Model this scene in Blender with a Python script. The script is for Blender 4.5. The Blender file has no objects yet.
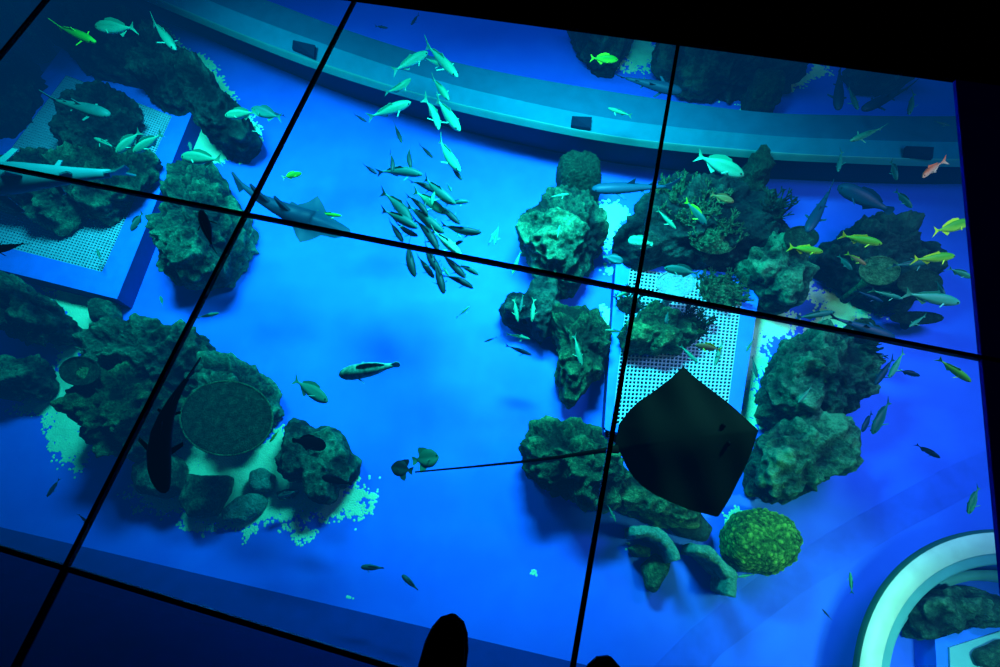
import bpy, bmesh, math, random
from mathutils import Vector, Matrix, noise
random.seed(7)
SC = bpy.context.scene
C = SC.collection
# ------------------------------------------------------------------ camera
F = 541.0
GZ = 4.6            # top of the glass floor
HC = GZ + 1.5       # eye height
d1 = Vector((350.0, -1306.0, F)).normalized()
d2 = -Vector((-4037.0, -858.0, F)).normalized()
Yc = d1
Xc = (d2 - d1 * d2.dot(d1)).normalized()
Zc = Vector(Xc).cross(Yc)
if Zc.z > 0: Zc = -Zc
# columns (right, down, forward) expressed in world
def cam2w(v): return Vector((v.dot(Xc), v.dot(Yc), v.dot(Zc)))
RIGHT = cam2w(Vector((1, 0, 0))); DOWN = cam2w(Vector((0, 1, 0))); FWD = cam2w(Vector((0, 0, 1)))
def P(px, py, z=0.0):
    v = cam2w(Vector((px - 500.0, py - 333.5, F)))
    t = (z - HC) / v.z
    return Vector((v.x * t, v.y * t, z))
cam = bpy.data.cameras.new('camera'); cam.sensor_width = 36; cam.lens = F * 36 / 1000.0
cam.clip_end = 200; cam.clip_start = 0.05
co = bpy.data.objects.new('camera', cam); C.objects.link(co)
m = Matrix.Identity(4)
for i in range(3):
    m[i][0] = RIGHT[i]; m[i][1] = -DOWN[i]; m[i][2] = -FWD[i]
m.translation = Vector((0, 0, HC))
co.matrix_world = m
SC.camera = co
SC.view_settings.view_transform = 'Standard'
SC.view_settings.look = 'None'
SC.view_settings.exposure = 0; SC.view_settings.gamma = 1
w = bpy.data.worlds.new('w'); SC.world = w; w.use_nodes = True
w.node_tree.nodes['Background'].inputs[0].default_value = (0.0, 0.002, 0.02, 1)
w.node_tree.nodes['Background'].inputs[1].default_value = 0.3
SC.cycles.use_denoising = True
SC.cycles.max_bounces = 6; SC.cycles.diffuse_bounces = 3; SC.cycles.transparent_max_bounces = 16
SC.cycles.caustics_reflective = False; SC.cycles.caustics_refractive = False
# ------------------------------------------------------------------ materials
def mat(name): 
    M = bpy.data.materials.new(name); M.use_nodes = True
    nt = M.node_tree; return M, nt, nt.nodes['Principled BSDF']
def ramp(nt, fac, stops):
    r = nt.nodes.new('ShaderNodeValToRGB'); e = r.color_ramp.elements
    while len(e) < len(stops): e.new(0.5)
    for k, (p, c) in enumerate(stops):
        e[k].position = p; e[k].color = (*c, 1)
    nt.links.new(fac, r.inputs[0]); return r.outputs[0]
def tex(nt, kind, scale, detail=4, vec='Object', rough=.6):
    tc = nt.nodes.new('ShaderNodeTexCoord')
    t = nt.nodes.new(kind); t.inputs['Scale'].default_value = scale
    if 'Detail' in t.inputs: t.inputs['Detail'].default_value = detail
    if 'Roughness' in t.inputs: t.inputs['Roughness'].default_value = rough
    nt.links.new(tc.outputs[vec], t.inputs['Vector']); return t
def bump(nt, b, h, strength, dist):
    n = nt.nodes.new('ShaderNodeBump'); n.inputs['Strength'].default_value = strength
    n.inputs['Distance'].default_value = dist
    nt.links.new(h, n.inputs['Height']); nt.links.new(n.outputs[0], b.inputs['Normal'])
def plain(name, col, rough=.6, spec=.3, emis=None):
    M, nt, b = mat(name)
    n = tex(nt, 'ShaderNodeTexNoise', 6)
    c = ramp(nt, n.outputs[0], [(.3, tuple(x * .82 for x in col)), (.7, col)])
    nt.links.new(c, b.inputs['Base Color']); b.inputs['Roughness'].default_value = rough
    b.inputs['Specular IOR Level'].default_value = spec
    return M
def rockmat(name, dark, mid, light, scale=5.0, bs=.9, relief=.32):
    M, nt, b = mat(name)
    n1 = tex(nt, 'ShaderNodeTexNoise', scale, 8, rough=.7)
    n2 = tex(nt, 'ShaderNodeTexNoise', scale * 5, 6, rough=.7)
    mx = nt.nodes.new('ShaderNodeMath'); mx.operation = 'MULTIPLY_ADD'; mx.inputs[1].default_value = .45
    nt.links.new(n2.outputs[0], mx.inputs[0])
    ml = nt.nodes.new('ShaderNodeMath'); ml.operation = 'MULTIPLY'; ml.inputs[1].default_value = .6
    nt.links.new(n1.outputs[0], ml.inputs[0]); nt.links.new(ml.outputs[0], mx.inputs[2])
    at = nt.nodes.new('ShaderNodeAttribute'); at.attribute_name = 'relief'  # crevices darker, peaks lighter: shade painted into the rock colour
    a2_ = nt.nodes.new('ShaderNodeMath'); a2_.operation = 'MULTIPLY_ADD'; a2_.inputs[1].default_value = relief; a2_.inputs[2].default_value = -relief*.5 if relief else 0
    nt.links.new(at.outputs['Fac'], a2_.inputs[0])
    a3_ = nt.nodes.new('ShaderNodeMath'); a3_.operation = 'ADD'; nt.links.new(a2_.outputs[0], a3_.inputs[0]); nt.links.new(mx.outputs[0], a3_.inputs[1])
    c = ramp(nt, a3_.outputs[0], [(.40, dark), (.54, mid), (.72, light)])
    nt.links.new(c, b.inputs['Base Color']); b.inputs['Roughness'].default_value = .9
    b.inputs['Specular IOR Level'].default_value = .15
    bump(nt, b, mx.outputs[0], 1.0, .22*bs)
    return M
MT = {}
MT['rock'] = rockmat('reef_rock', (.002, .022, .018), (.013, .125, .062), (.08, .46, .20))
MT['rock_dark'] = rockmat('shaded_rock', (.001, .012, .013), (.006, .048, .035), (.025, .15, .085))  # darker copy of the reef rock, shade painted into its colour
MT['rock_green'] = rockmat('algae_rock', (.002, .02, .010), (.014, .12, .043), (.10, .46, .14), 7)
MT['rock_yellow'] = rockmat('polyp_rock', (.004, .03, .004), (.03, .25, .03), (.25, .8, .10), 12, 1)
MT['coral'] = rockmat('coral_skin', (.006, .04, .015), (.04, .22, .08), (.18, .6, .22), 14, relief=0)
MT['coral_dark'] = rockmat('dark_coral', (.001, .018, .010), (.005, .055, .028), (.03, .17, .08), 14, .8, relief=0)
MT['pale'] = rockmat('pale_coral', (.1, .4, .4), (.25, .65, .62), (.5, .8, .75), 9, relief=0)
MT['gravel'] = plain('gravel', (.42, .95, .48), .9, .1)
MT['stone_green'] = rockmat('green_stone', (.03, .26, .15), (.08, .5, .3), (.2, .85, .5), 8, relief=0)
def bedmat():
    M, nt, b = mat('blue_tank_paint')
    n = tex(nt, 'ShaderNodeTexNoise', .35, 5)
    c = ramp(nt, n.outputs[0], [(.3, (.025, .095, .62)), (.55, (.03, .135, .78)), (.75, (.035, .16, .88))])
    n2 = tex(nt, 'ShaderNodeTexNoise', 2.2, 6)
    f = ramp(nt, n2.outputs[0], [(.45, (0, 0, 0)), (.8, (1, 1, 1))])
    mix = nt.nodes.new('ShaderNodeMixRGB'); mix.blend_type = 'MIX'
    ms = nt.nodes.new('ShaderNodeMath'); ms.operation = 'MULTIPLY'; ms.inputs[1].default_value = .12
    nt.links.new(f, ms.inputs[0]); nt.links.new(ms.outputs[0], mix.inputs[0])
    nt.links.new(c, mix.inputs[1]); mix.inputs[2].default_value = (.05, .32, 1, 1)  # faint pale mottling: caustic light painted into the bed colour
    nt.links.new(mix.outputs[0], b.inputs['Base Color'])
    b.inputs['Roughness'].default_value = .8; b.inputs['Specular IOR Level'].default_value = .1
    return M
MT['bed'] = bedmat()
MT['wallblue'] = plain('dark_blue_tank_wall', (.0, .02, .16), .8, .05)
MT['shadow_band'] = plain('painted_shadow_band', (.03, .12, .72), .8, .05)
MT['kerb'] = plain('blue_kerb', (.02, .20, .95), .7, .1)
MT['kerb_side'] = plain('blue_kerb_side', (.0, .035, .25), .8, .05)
MT['grate'] = plain('white_grating', (.30, .60, .62), .8, .1)
MT['pit'] = plain('pit_dark', (.003, .02, .05), .9, .05)
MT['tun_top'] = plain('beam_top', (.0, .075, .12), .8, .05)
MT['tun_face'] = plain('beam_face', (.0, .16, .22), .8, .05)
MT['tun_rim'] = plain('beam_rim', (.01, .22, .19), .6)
MT['tun_dark'] = plain('beam_recess_and_shadow', (.0, .015, .035), .8, .05)
MT['cream'] = plain('cream_ring', (.45, .80, .55), .5, .3)
MT['cream2'] = plain('ring_inner', (.10, .50, .45), .5, .3)
MT['ringedge'] = plain('ring_edge', (.01, .12, .06), .6)
MT['black'] = plain('black_sealant', (.003, .010, .013), .5, .2)
MT['slab'] = plain('dark_gallery_floor', (.002, .002, .003), .9, .03)
MT['shoe'] = plain('black_leather', (.001, .001, .0012), .8, .02)
def fishmat(name, back, belly, stripe=0.0, spec=.4, zr_=.08):
    M, nt, b = mat(name)
    tc = nt.nodes.new('ShaderNodeTexCoord'); s = nt.nodes.new('ShaderNodeSeparateXYZ')
    nt.links.new(tc.outputs['Object'], s.inputs[0])
    mr = nt.nodes.new('ShaderNodeMapRange'); mr.inputs[1].default_value = -zr_; mr.inputs[2].default_value = zr_
    nt.links.new(s.outputs['Z'], mr.inputs[0])
    n = tex(nt, 'ShaderNodeTexNoise', 9 if stripe < .5 else 14, 4)
    ad = nt.nodes.new('ShaderNodeMath'); ad.operation = 'MULTIPLY_ADD'
    ad.inputs[1].default_value = stripe
    nt.links.new(n.outputs[0], ad.inputs[0]); nt.links.new(mr.outputs[0], ad.inputs[2])
    sb = nt.nodes.new('ShaderNodeMath'); sb.operation = 'SUBTRACT'; sb.inputs[1].default_value = stripe * .5
    nt.links.new(ad.outputs[0], sb.inputs[0])
    c = ramp(nt, sb.outputs[0], [(.15, belly), (.55, tuple((x + y) / 2 for x, y in zip(back, belly))), (.95, back)])
    nt.links.new(c, b.inputs['Base Color']); b.inputs['Roughness'].default_value = .5
    b.inputs['Specular IOR Level'].default_value = spec*.35
    return M
FM = {
 'teal': fishmat('teal_skin', (.006, .17, .085), (.05, .40, .20), .4),
 'silver': fishmat('silver_skin', (.01, .21, .11), (.06, .42, .25), .4),
 'dim': fishmat('dim_teal_skin', (.002, .075, .06), (.012, .20, .13), .4),
 'dark': fishmat('dark_skin', (.001, .028, .028), (.006, .11, .08), .5),
 'black': fishmat('black_skin', (.0005, .002, .003), (.001, .004, .006), .2, .03),
 'yellow': fishmat('yellow_green_skin', (.03, .26, .01), (.18, .55, .03), .4),
 'yfin': fishmat('yellow_fin', (.3, .65, .02), (.3, .65, .02)),
 'orange': fishmat('orange_skin', (.5, .12, .03), (.45, .38, .2), .6),
 'brown': fishmat('brown_skin', (.12, .09, .03), (.25, .2, .06), .5),
 'mottle': fishmat('mottled_skin', (.02, .22, .14), (.20, .7, .42), 2.4, .3, .4),
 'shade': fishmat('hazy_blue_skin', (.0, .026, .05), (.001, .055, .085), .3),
 'pale': fishmat('pale_shark_skin', (.002, .09, .09), (.03, .28, .24), .3),
}
# spotted black ray
def raymat():
    M, nt, b = mat('spotted_black_skin')
    v = tex(nt, 'ShaderNodeTexVoronoi', 36)
    c = ramp(nt, v.outputs['Distance'], [(.0, (.03, .16, .10)), (.16, (.03, .14, .085)), (.24, (.002, .009, .007))])
    nt.links.new(c, b.inputs['Base Color']); b.inputs['Roughness'].default_value = .8
    b.inputs['Specular IOR Level'].default_value = .03
    return M
FM['ray'] = raymat()
# ------------------------------------------------------------------ object helpers
def mesh(name, verts, faces, smooth=True):
    me = bpy.data.meshes.new(name); me.from_pydata([tuple(v) for v in verts], [], faces); me.update()
    if smooth:
        for p in me.polygons: p.use_smooth = True
    return me
def link(name, me, material, parent=None):
    o = bpy.data.objects.new(name, me); C.objects.link(o)
    if material and not me.materials: me.materials.append(material)
    if parent: o.parent = parent
    return o
def tag(o, label=None, cat=None, group=None, kind=None):
    if label: o['label'] = label
    if cat: o['category'] = cat
    if group: o['group'] = group
    if kind: o['kind'] = kind
    return o
def empty(name, loc): 
    o = bpy.data.objects.new(name, None); C.objects.link(o); o.location = loc; o.empty_display_size = .1; return o
class MB:
    def __init__(s): s.v = []; s.f = []
    def add(s, vs, fs):
        n = len(s.v); s.v += [Vector(v) for v in vs]; s.f += [[i + n for i in f] for f in fs]
    def box(s, lo, hi):
        x0, y0, z0 = lo; x1, y1, z1 = hi
        s.add([(x0,y0,z0),(x1,y0,z0),(x1,y1,z0),(x0,y1,z0),(x0,y0,z1),(x1,y0,z1),(x1,y1,z1),(x0,y1,z1)],
              [(3,2,1,0),(4,5,6,7),(0,1,5,4),(1,2,6,5),(2,3,7,6),(3,0,4,7)])
    def prism(s, poly, z0, z1):        # poly list of xy (ccw or cw)
        n = len(poly)
        s.add([(p[0], p[1], z0) for p in poly] + [(p[0], p[1], z1) for p in poly],
              [list(range(n))[::-1], list(range(n, 2*n))] + [(i, (i+1) % n, n+(i+1) % n, n+i) for i in range(n)])
    def bar(s, a, b, wd, ht):          # horizontal bar from a to b (Vectors), centred
        a = Vector(a); b = Vector(b); d = (b-a); d.z = 0; d.normalize(); q = Vector((-d.y, d.x, 0)) * wd / 2
        u = Vector((0, 0, ht/2))
        s.add([a-q-u, a+q-u, a+q+u, a-q+u, b-q-u, b+q-u, b+q+u, b-q+u],
              [(0,1,2,3),(7,6,5,4),(0,4,5,1),(1,5,6,2),(2,6,7,3),(3,7,4,0)])
    def tube(s, pts, rads, n=7, cap=True):
        rings = []
        for i, p in enumerate(pts):
            d = (pts[min(i+1, len(pts)-1)] - pts[max(i-1, 0)]).normalized()
            a = d.orthogonal().normalized(); b = d.cross(a)
            rings.append([p + (a*math.cos(2*math.pi*k/n) + b*math.sin(2*math.pi*k/n)) * rads[i] for k in range(n)])
        vs = [v for r in rings for v in r]; fs = []
        for i in range(len(pts)-1):
            for k in range(n):
                fs.append((i*n+k, i*n+(k+1) % n, (i+1)*n+(k+1) % n, (i+1)*n+k))
        if cap: fs += [list(range(n))[::-1], [(len(pts)-1)*n+k for k in range(n)]]
        s.add(vs, fs)
    def build(s, name, material, parent=None, smooth=False, origin=None):
        if origin is not None:
            vs = [v - Vector(origin) for v in s.v]
        else: vs = s.v
        me = mesh(name, vs, s.f, smooth); bm = bmesh.new(); bm.from_mesh(me)
        bmesh.ops.recalc_face_normals(bm, faces=bm.faces); bm.to_mesh(me); bm.free()
        o = link(name, me, material, parent)
        if origin is not None and parent is None: o.location = origin
        return o
# ------------------------------------------------------------------ setting
B = MB(); B.box((-14, -9, -.3), (16, 16, 0)); o = B.build('tank_bed', MT['bed']); tag(o, kind='structure')
# far walls of the tank (beyond sight)
for nm, lo, hi in (('wall_far', (-14, 16, -.3), (16, 16.4, GZ-.1)), ('wall_left', (-14.4, -9, -.3), (-14, 16, GZ-.1)), ('wall_right', (16, -9, -.3), (16.4, 16, GZ-.1))):
    B = MB(); B.box(lo, hi); tag(B.build(nm, MT['wallblue']), kind='structure')
# near wall: sloping, its foot along the dark line in the lower left
a = P(0, 527); b = P(480, 640); d = (b-a).normalized(); a2 = a - d*8; b2 = b + d*1.2; c2 = b2 + Vector((6, -3.0, 0))
def out(p, k): return Vector((p.x, p.y - k, 0))
B = MB()
lv = [a2, b2, c2]
vs = []
for p in lv: vs += [p + Vector((0, 0, 0)), p + Vector((0, -.35, .35)), p + Vector((0, -1.6, GZ-.15)), p + Vector((0, -2.6, GZ-.15)), p + Vector((0, -2.6, 0))]
fs = []
for i in range(2):
    for k in range(5): fs.append((i*5+k, i*5+(k+1) % 5, (i+1)*5+(k+1) % 5, (i+1)*5+k))
fs += [(0,1,2,3,4), (10,11,12,13,14)]
B.add(vs, fs); tag(B.build('wall_near', MT['wallblue']), kind='structure')
# shadow across the bed, lower right, painted as a darker blue strip
B = MB()
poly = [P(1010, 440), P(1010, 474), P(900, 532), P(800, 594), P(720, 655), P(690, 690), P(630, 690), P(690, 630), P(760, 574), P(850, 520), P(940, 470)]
B.prism([(p.x, p.y) for p in poly], .0, .003); tag(B.build('trim_9', MT['shadow_band']), kind='structure')  # not a trim part: strip carries the painted shadow on the bed
# glass floor
y1 = P(241, 213, GZ).y; y1b = P(637, 290, GZ).y; y1 = (y1+y1b+P(900, 342, GZ).y)/3
y2 = (P(65, 570, GZ).y + P(380, 662, GZ).y) / 2
x0 = (P(20, 28, GZ).x + P(3, 50, GZ).x)/2
x1 = (P(320, 62, GZ).x + P(130, 440, GZ).x + P(65, 570, GZ).x)/3
x2 = (P(670, 90, GZ).x + P(637, 290, GZ).x + P(600, 510, GZ).x)/3
x3 = (P(960, 120, GZ).x + P(995, 520, GZ).x)/2
ytop = (P(420, 8, GZ).y + P(955, 80, GZ).y + P(678, 42, GZ).y)/3
print('GRID x', x0, x1, x2, x3, 'y', ytop, y1, y2)
SW = .013
def glassmat(name, tint):
    M = bpy.data.materials.new(name); M.use_nodes = True; nt = M.node_tree; nt.nodes.clear()
    o_ = nt.nodes.new('ShaderNodeOutputMaterial'); t = nt.nodes.new('ShaderNodeBsdfTransparent'); g = nt.nodes.new('ShaderNodeBsdfGlossy')
    t.inputs[0].default_value = (*tint, 1); g.inputs['Roughness'].default_value = .05
    mx = nt.nodes.new('ShaderNodeMixShader'); mx.inputs[0].default_value = .012
    nt.links.new(t.outputs[0], mx.inputs[1]); nt.links.new(g.outputs[0], mx.inputs[2]); nt.links.new(mx.outputs[0], o_.inputs[0])
    return M
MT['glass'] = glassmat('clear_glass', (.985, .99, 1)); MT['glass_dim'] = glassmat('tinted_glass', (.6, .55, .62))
xs = [-5.5, x0, x1, x2, x3+.1]; dx = x2 - x1
ys = [ytop+.25, y1, y2, y2 - (y1-y2)]
n = 0
for i in range(4):
    for j in range(3):
        n += 1
        B = MB(); B.box((xs[i]+SW/2, ys[j+1]+SW/2, GZ-.035), (xs[i+1]-SW/2, ys[j]-SW/2, GZ))
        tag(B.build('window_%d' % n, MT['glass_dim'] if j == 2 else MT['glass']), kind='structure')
n = 0
for x in (x0, x1, x2):
    n += 1; B = MB(); B.box((x-SW/2, ys[3], GZ-.014), (x+SW/2, ytop+.2, GZ+.001)); tag(B.build('trim_%d' % n, MT['black']), kind='structure')
for y in (y1, y2):
    n += 1; B = MB(); B.box((xs[0], y-SW/2, GZ-.014), (x3+.25 if y == y1 else x3, y+SW/2, GZ+.003)); tag(B.build('trim_%d' % n, MT['black']), kind='structure')
# opaque gallery floor round the glass
e0 = P(360, 0, GZ); e1 = P(955, 80, GZ); e2 = P(996.5, 520, GZ); k_ = (e1.y-e0.y)/(e1.x-e0.x)
le = (-12, e0.y + k_*(-12-e0.x)); tr = (e1.x, e1.y); m__ = (e2.x-e1.x)/(e2.y-e1.y); br = (e1.x + m__*(-8-e1.y), -8)
B = MB(); B.prism([le, tr, (16, tr[1]), (16, 15), (-12, 15)], GZ-.012, GZ+.004); B.box((-12, -8, GZ-.06), (x3, ys[3], GZ+.001))
B.box((-12, ys[3], GZ-.06), (xs[0], ytop-.4, GZ+.001))
tag(B.build('floor', MT['slab']), kind='structure')
B = MB(); B.prism([tr, br, (16, -8), (16, tr[1])], GZ-.012, GZ+.002); tag(B.build('trim_10', plain('navy_gallery_edge', (.03, .04, .5), .9, .02)), kind='structure')
# water: faint blue glow with depth
M = bpy.data.materials.new('water'); M.use_nodes = True; nt = M.node_tree; nt.nodes.clear()
o_ = nt.nodes.new('ShaderNodeOutputMaterial'); ab = nt.nodes.new('ShaderNodeVolumeAbsorption'); em = nt.nodes.new('ShaderNodeEmission'); ad = nt.nodes.new('ShaderNodeAddShader')
ab.inputs[0].default_value = (.2, .72, .95, 1); ab.inputs[1].default_value = .07
em.inputs[0].default_value = (0.0, .30, 1.0, 1); em.inputs[1].default_value = .0085
nt.links.new(ab.outputs[0], ad.inputs[0]); nt.links.new(em.outputs[0], ad.inputs[1]); nt.links.new(ad.outputs[0], o_.inputs['Volume'])
B = MB(); B.box((-13.9, -8.9, -.2), (15.9, 15.9, GZ-.07)); wo = B.build('water', M)
tag(wo, 'clear blue water filling the whole tank under the glass floor', 'water', kind='stuff')
# ------------------------------------------------------------------ lights (under the opaque floor, out of sight)
def area(name, loc, tgt, sx, sy, power, col, spread=math.pi):
    l = bpy.data.lights.new(name, 'AREA'); l.shape = 'RECTANGLE'; l.size = sx; l.size_y = sy; l.energy = power; l.color = col; l.spread = spread
    ob = bpy.data.objects.new(name, l); C.objects.link(ob); ob.location = loc
    ob.rotation_euler = (Vector(tgt) - Vector(loc)).to_track_quat('-Z', 'Y').to_euler(); return ob
area('light_main', (-.7, 4.0, GZ-.25), (-.5, 3.2, 0), 1.6, .5, 445, (.05, .90, 1), 1.8)
area('light_left', (-4.6, 4.0, GZ-.25), (-4.4, 3.1, 0), 1.6, .8, 225, (.04, .9, 1), 1.8)
area('light_right', (3.6, 3.6, GZ-.25), (3.5, 2.2, 0), 2.0, .5, 95, (.40, .45, 1), 2.0)
area('light_back', (-1.5, 6.5, GZ-.25), (-1.5, 7.0, 0), 8, .5, 95, (.06, .5, 1))
area('added_ring_spot', (3.9, .3, GZ-.25), (3.7, -.6, 0), .5, .5, 23, (.5, 1, .8), .95)  # added unseen spot, brightens the pale ring
area('light_coral', (3.4, .6, GZ-.25), P(765, 540, .3), .4, .4, 12, (.4, 1, .4), .7)
area('light_sidefish', (3.9, 2.0, GZ-.25), P(900, 230, 1.8), .4, .6, 12, (1, .9, .5), 1.6)
area('added_ray_spot', (2.2, 3.5, GZ-.25), P(705, 395, 3.35), .15, .15, 7, (.3, 1, .8), .55)  # added unseen spot, lifts the ray out of black

# ------------------------------------------------------------------ rocks
def resample(pts, n, smooth=True):
    """polar resample of a (roughly star-shaped) outline"""
    cx = sum(p.x for p in pts)/len(pts); cy = sum(p.y for p in pts)/len(pts)
    # area centroid
    A = 0; X = 0; Y = 0
    for i in range(len(pts)):
        p, q = pts[i], pts[(i+1) % len(pts)]; cr = p.x*q.y - q.x*p.y; A += cr; X += (p.x+q.x)*cr; Y += (p.y+q.y)*cr
    cx, cy = X/(3*A), Y/(3*A)
    rad = []
    for k in range(n):
        th = 2*math.pi*k/n; dx_, dy_ = math.cos(th), math.sin(th); best = 0
        for i in range(len(pts)):
            p, q = pts[i], pts[(i+1) % len(pts)]
            ex, ey = q.x-p.x, q.y-p.y
            den = dx_*ey - dy_*ex
            if abs(den) < 1e-9: continue
            t = ((p.x-cx)*ey - (p.y-cy)*ex)/den; s = ((p.x-cx)*dy_ - (p.y-cy)*dx_)/den
            if t > 0 and -1e-6 <= s <= 1+1e-6: best = max(best, t)
        rad.append(best if best > 0 else .05)
    sm = [(rad[k-2] + 2*rad[k-1] + 3*rad[k] + 2*rad[(k+1) % n] + rad[(k+2) % n])/9 for k in range(n)]
    return cx, cy, (sm if smooth else rad)
def rock_mesh(name, px, h, z0=0.0, amp=1.0, flat=.55, style='rock', shrink=1.0):
    pts = [P(x, y, z0 + h*.45) for x, y in px]
    n = 168 if h > .3 else 96
    cx, cy, rad = resample(pts, n)
    R = sum(rad)/n; sh = min(.05, .07*R)*(1 if style == 'rock' else .5)*shrink; rad = [max(.02, q-sh) for q in rad]
    m_ = 56 if h > .3 else 30; vs = []; fs = []; cav = []
    sd = Vector((cx*3.1, cy*2.7, 5.5))
    for j in range(m_):
        ph = math.radians(-50 + 140*j/(m_-1))
        rr = max(0, math.cos(ph))**flat; sz = math.sin(ph)
        zz = z0 + h*.42 + (h*.58*(abs(sz)**.9) if sz > 0 else -h*.55*abs(sz)**.8)
        for k in range(n):
            th = 2*math.pi*k/n
            x = cx + rad[k]*rr*math.cos(th); y = cy + rad[k]*rr*math.sin(th)
            p = Vector((x, y, zz)); nn = Vector((math.cos(th)*rr, math.sin(th)*rr, sz)).normalized()
            q = p + sd
            if style == 'rock':
                dsp = .15*noise.noise(q*1.7) + .05*(.35-abs(noise.noise(q*11))*2) + .11*(.5-abs(noise.noise(q*3.3))*2) + .055*(.4-abs(noise.noise(q*7))*2) + .03*noise.noise(q*16)
                vd = noise.voronoi(q*2.3 + Vector((noise.noise(q*2), noise.noise(q*2+Vector((5,0,0))), 0))*.5)[0]; dsp += .11*(min(1, (vd[1]-vd[0])*2.2)-.75)
                vd = noise.voronoi(q*5.5)[0]; dsp += .045*(min(1, (vd[1]-vd[0])*2)-.6)
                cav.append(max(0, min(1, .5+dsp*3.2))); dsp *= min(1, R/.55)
            elif style == 'brain':
                vd = noise.voronoi(q*20)[0]; dsp = .04*(vd[1]-vd[0]) + .05*noise.noise(q*3); cav.append(min(1, .3+(vd[1]-vd[0])*1.2))
            elif style == 'boulder':
                dsp = (.07*noise.noise(q*2.2) + .03*noise.noise(q*6) + .012*noise.noise(q*17)) * min(1, R/.25); cav.append(.6)
            p = p + Vector((nn.x*(.5+.5*abs(sz)), nn.y*(.5+.5*abs(sz)), nn.z))*dsp*amp*(1 if z0 > 0 or zz > .05 else .5)
            if z0 == 0 and p.z < .0: p.z = -.02
            vs.append(p)
    for j in range(m_-1):
        for k in range(n):
            fs.append((j*n+k, j*n+(k+1) % n, (j+1)*n+(k+1) % n, (j+1)*n+k))
    top = len(vs); vs.append(Vector((cx, cy, sum(v.z for v in vs[-n:])/n)))
    for k in range(n): fs.append(((m_-1)*n+k, (m_-1)*n+(k+1) % n, top))
    fs.append(list(range(n))[::-1])
    org = Vector((cx, cy, z0))
    me = mesh(name, [v-org for v in vs], fs); cav.append(cav[-1])
    at = me.attributes.new('relief', 'FLOAT', 'POINT')
    for i_, c_ in enumerate(cav): at.data[i_].value = c_
    return me, org
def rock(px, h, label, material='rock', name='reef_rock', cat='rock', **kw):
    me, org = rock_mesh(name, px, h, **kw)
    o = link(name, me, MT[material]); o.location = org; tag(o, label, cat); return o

rock([(-12,-12),(28,-12),(34,8),(40,25),(50,40),(50,52),(30,54),(0,48),(-12,50)], .7, 'coral-crusted rock filling the very top left corner', 'rock_green')
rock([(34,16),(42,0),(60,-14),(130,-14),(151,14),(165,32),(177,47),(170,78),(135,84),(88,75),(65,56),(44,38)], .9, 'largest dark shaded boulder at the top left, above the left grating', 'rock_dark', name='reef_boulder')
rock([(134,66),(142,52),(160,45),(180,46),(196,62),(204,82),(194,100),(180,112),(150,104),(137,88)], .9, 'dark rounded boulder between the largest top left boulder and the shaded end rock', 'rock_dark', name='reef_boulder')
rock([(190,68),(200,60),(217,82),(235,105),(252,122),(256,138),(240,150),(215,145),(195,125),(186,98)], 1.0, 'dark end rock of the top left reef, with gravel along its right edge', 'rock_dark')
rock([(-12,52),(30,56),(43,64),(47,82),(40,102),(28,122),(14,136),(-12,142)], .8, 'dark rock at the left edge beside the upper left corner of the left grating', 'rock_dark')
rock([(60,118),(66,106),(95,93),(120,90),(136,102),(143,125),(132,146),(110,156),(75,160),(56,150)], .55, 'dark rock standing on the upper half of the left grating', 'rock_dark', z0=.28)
rock([(-12,168),(20,157),(70,152),(110,150),(140,146),(158,152),(156,168),(151,184),(140,199),(117,208),(96,217),(80,210),(62,220),(47,227),(21,213),(-12,208)], .6, 'long green-brown reef rock lying across the middle of the left grating', 'rock', z0=.28)
rock([(174,168),(190,158),(222,162),(235,180),(250,205),(253,228),(246,258),(228,286),(205,297),(170,294),(155,278),(146,255),(147,236),(162,222),(166,200)], .9, 'tall lumpy green boulder right of the left grating, behind the black fish', 'rock', name='reef_boulder', shrink=3)
rock([(-12,268),(20,272),(45,281),(65,296),(82,322),(74,340),(40,352),(-12,353)], .8, 'dark green boulder at the left edge just below the left grating', 'rock', name='reef_boulder', shrink=4)
rock([(-12,356),(30,354),(55,353),(62,368),(60,392),(45,405),(-12,404)], .45, 'flat-topped dark rock at the left edge, under the boulder below the grating', 'rock', shrink=3.5)
rock([(90,304),(102,299),(116,303),(118,315),(110,324),(94,323)], .3, 'small round stone between the left grating corner and the wide reef', 'rock', name='stone', cat='stone', style='boulder')
rock([(75,340),(95,324),(125,314),(150,312),(185,318),(215,330),(230,350),(222,380),(195,402),(130,402),(88,378)], .75, 'wide green reef rock forming the upper part of the left centre reef', 'rock', shrink=2.8)
rock([(62,418),(75,392),(100,368),(150,360),(190,382),(196,420),(180,448),(145,470),(112,466),(82,448)], .9, 'dark lumpy reef rock under the black shark, left part of the left centre reef', 'rock_green', shrink=3)
rock([(190,362),(222,352),(255,364),(277,390),(279,415),(268,440),(238,452),(205,440),(186,405)], .6, 'green reef rock beneath the large round table coral', 'rock')
rock([(137,468),(150,455),(170,450),(182,464),(183,490),(165,500),(138,494)], .4, 'square dark rock under the head of the black shark', 'rock', style='boulder')
rock([(190,474),(232,474),(229,492),(216,516),(192,518),(181,502)], .35, 'angular dark block in gravel below the round table coral', 'rock', style='boulder', name='stone', cat='stone')
rock([(252,472),(264,467),(275,475),(272,490),(258,494),(251,488)], .22, 'small pale green stone between the table coral and the lobed rock', 'stone_green', style='boulder', name='stone', cat='stone')
rock([(238,497),(260,491),(268,500),(262,512),(245,523),(222,523),(220,511)], .22, 'pale green flat stone on gravel beside the angular dark block', 'stone_green', style='boulder', name='stone', cat='stone')
rock([(276,492),(290,488),(300,491),(292,499),(279,500)], .12, 'small dark pebble-like stone on gravel left of the lobed rock foot', 'rock', style='boulder', name='stone', cat='stone')
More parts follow.
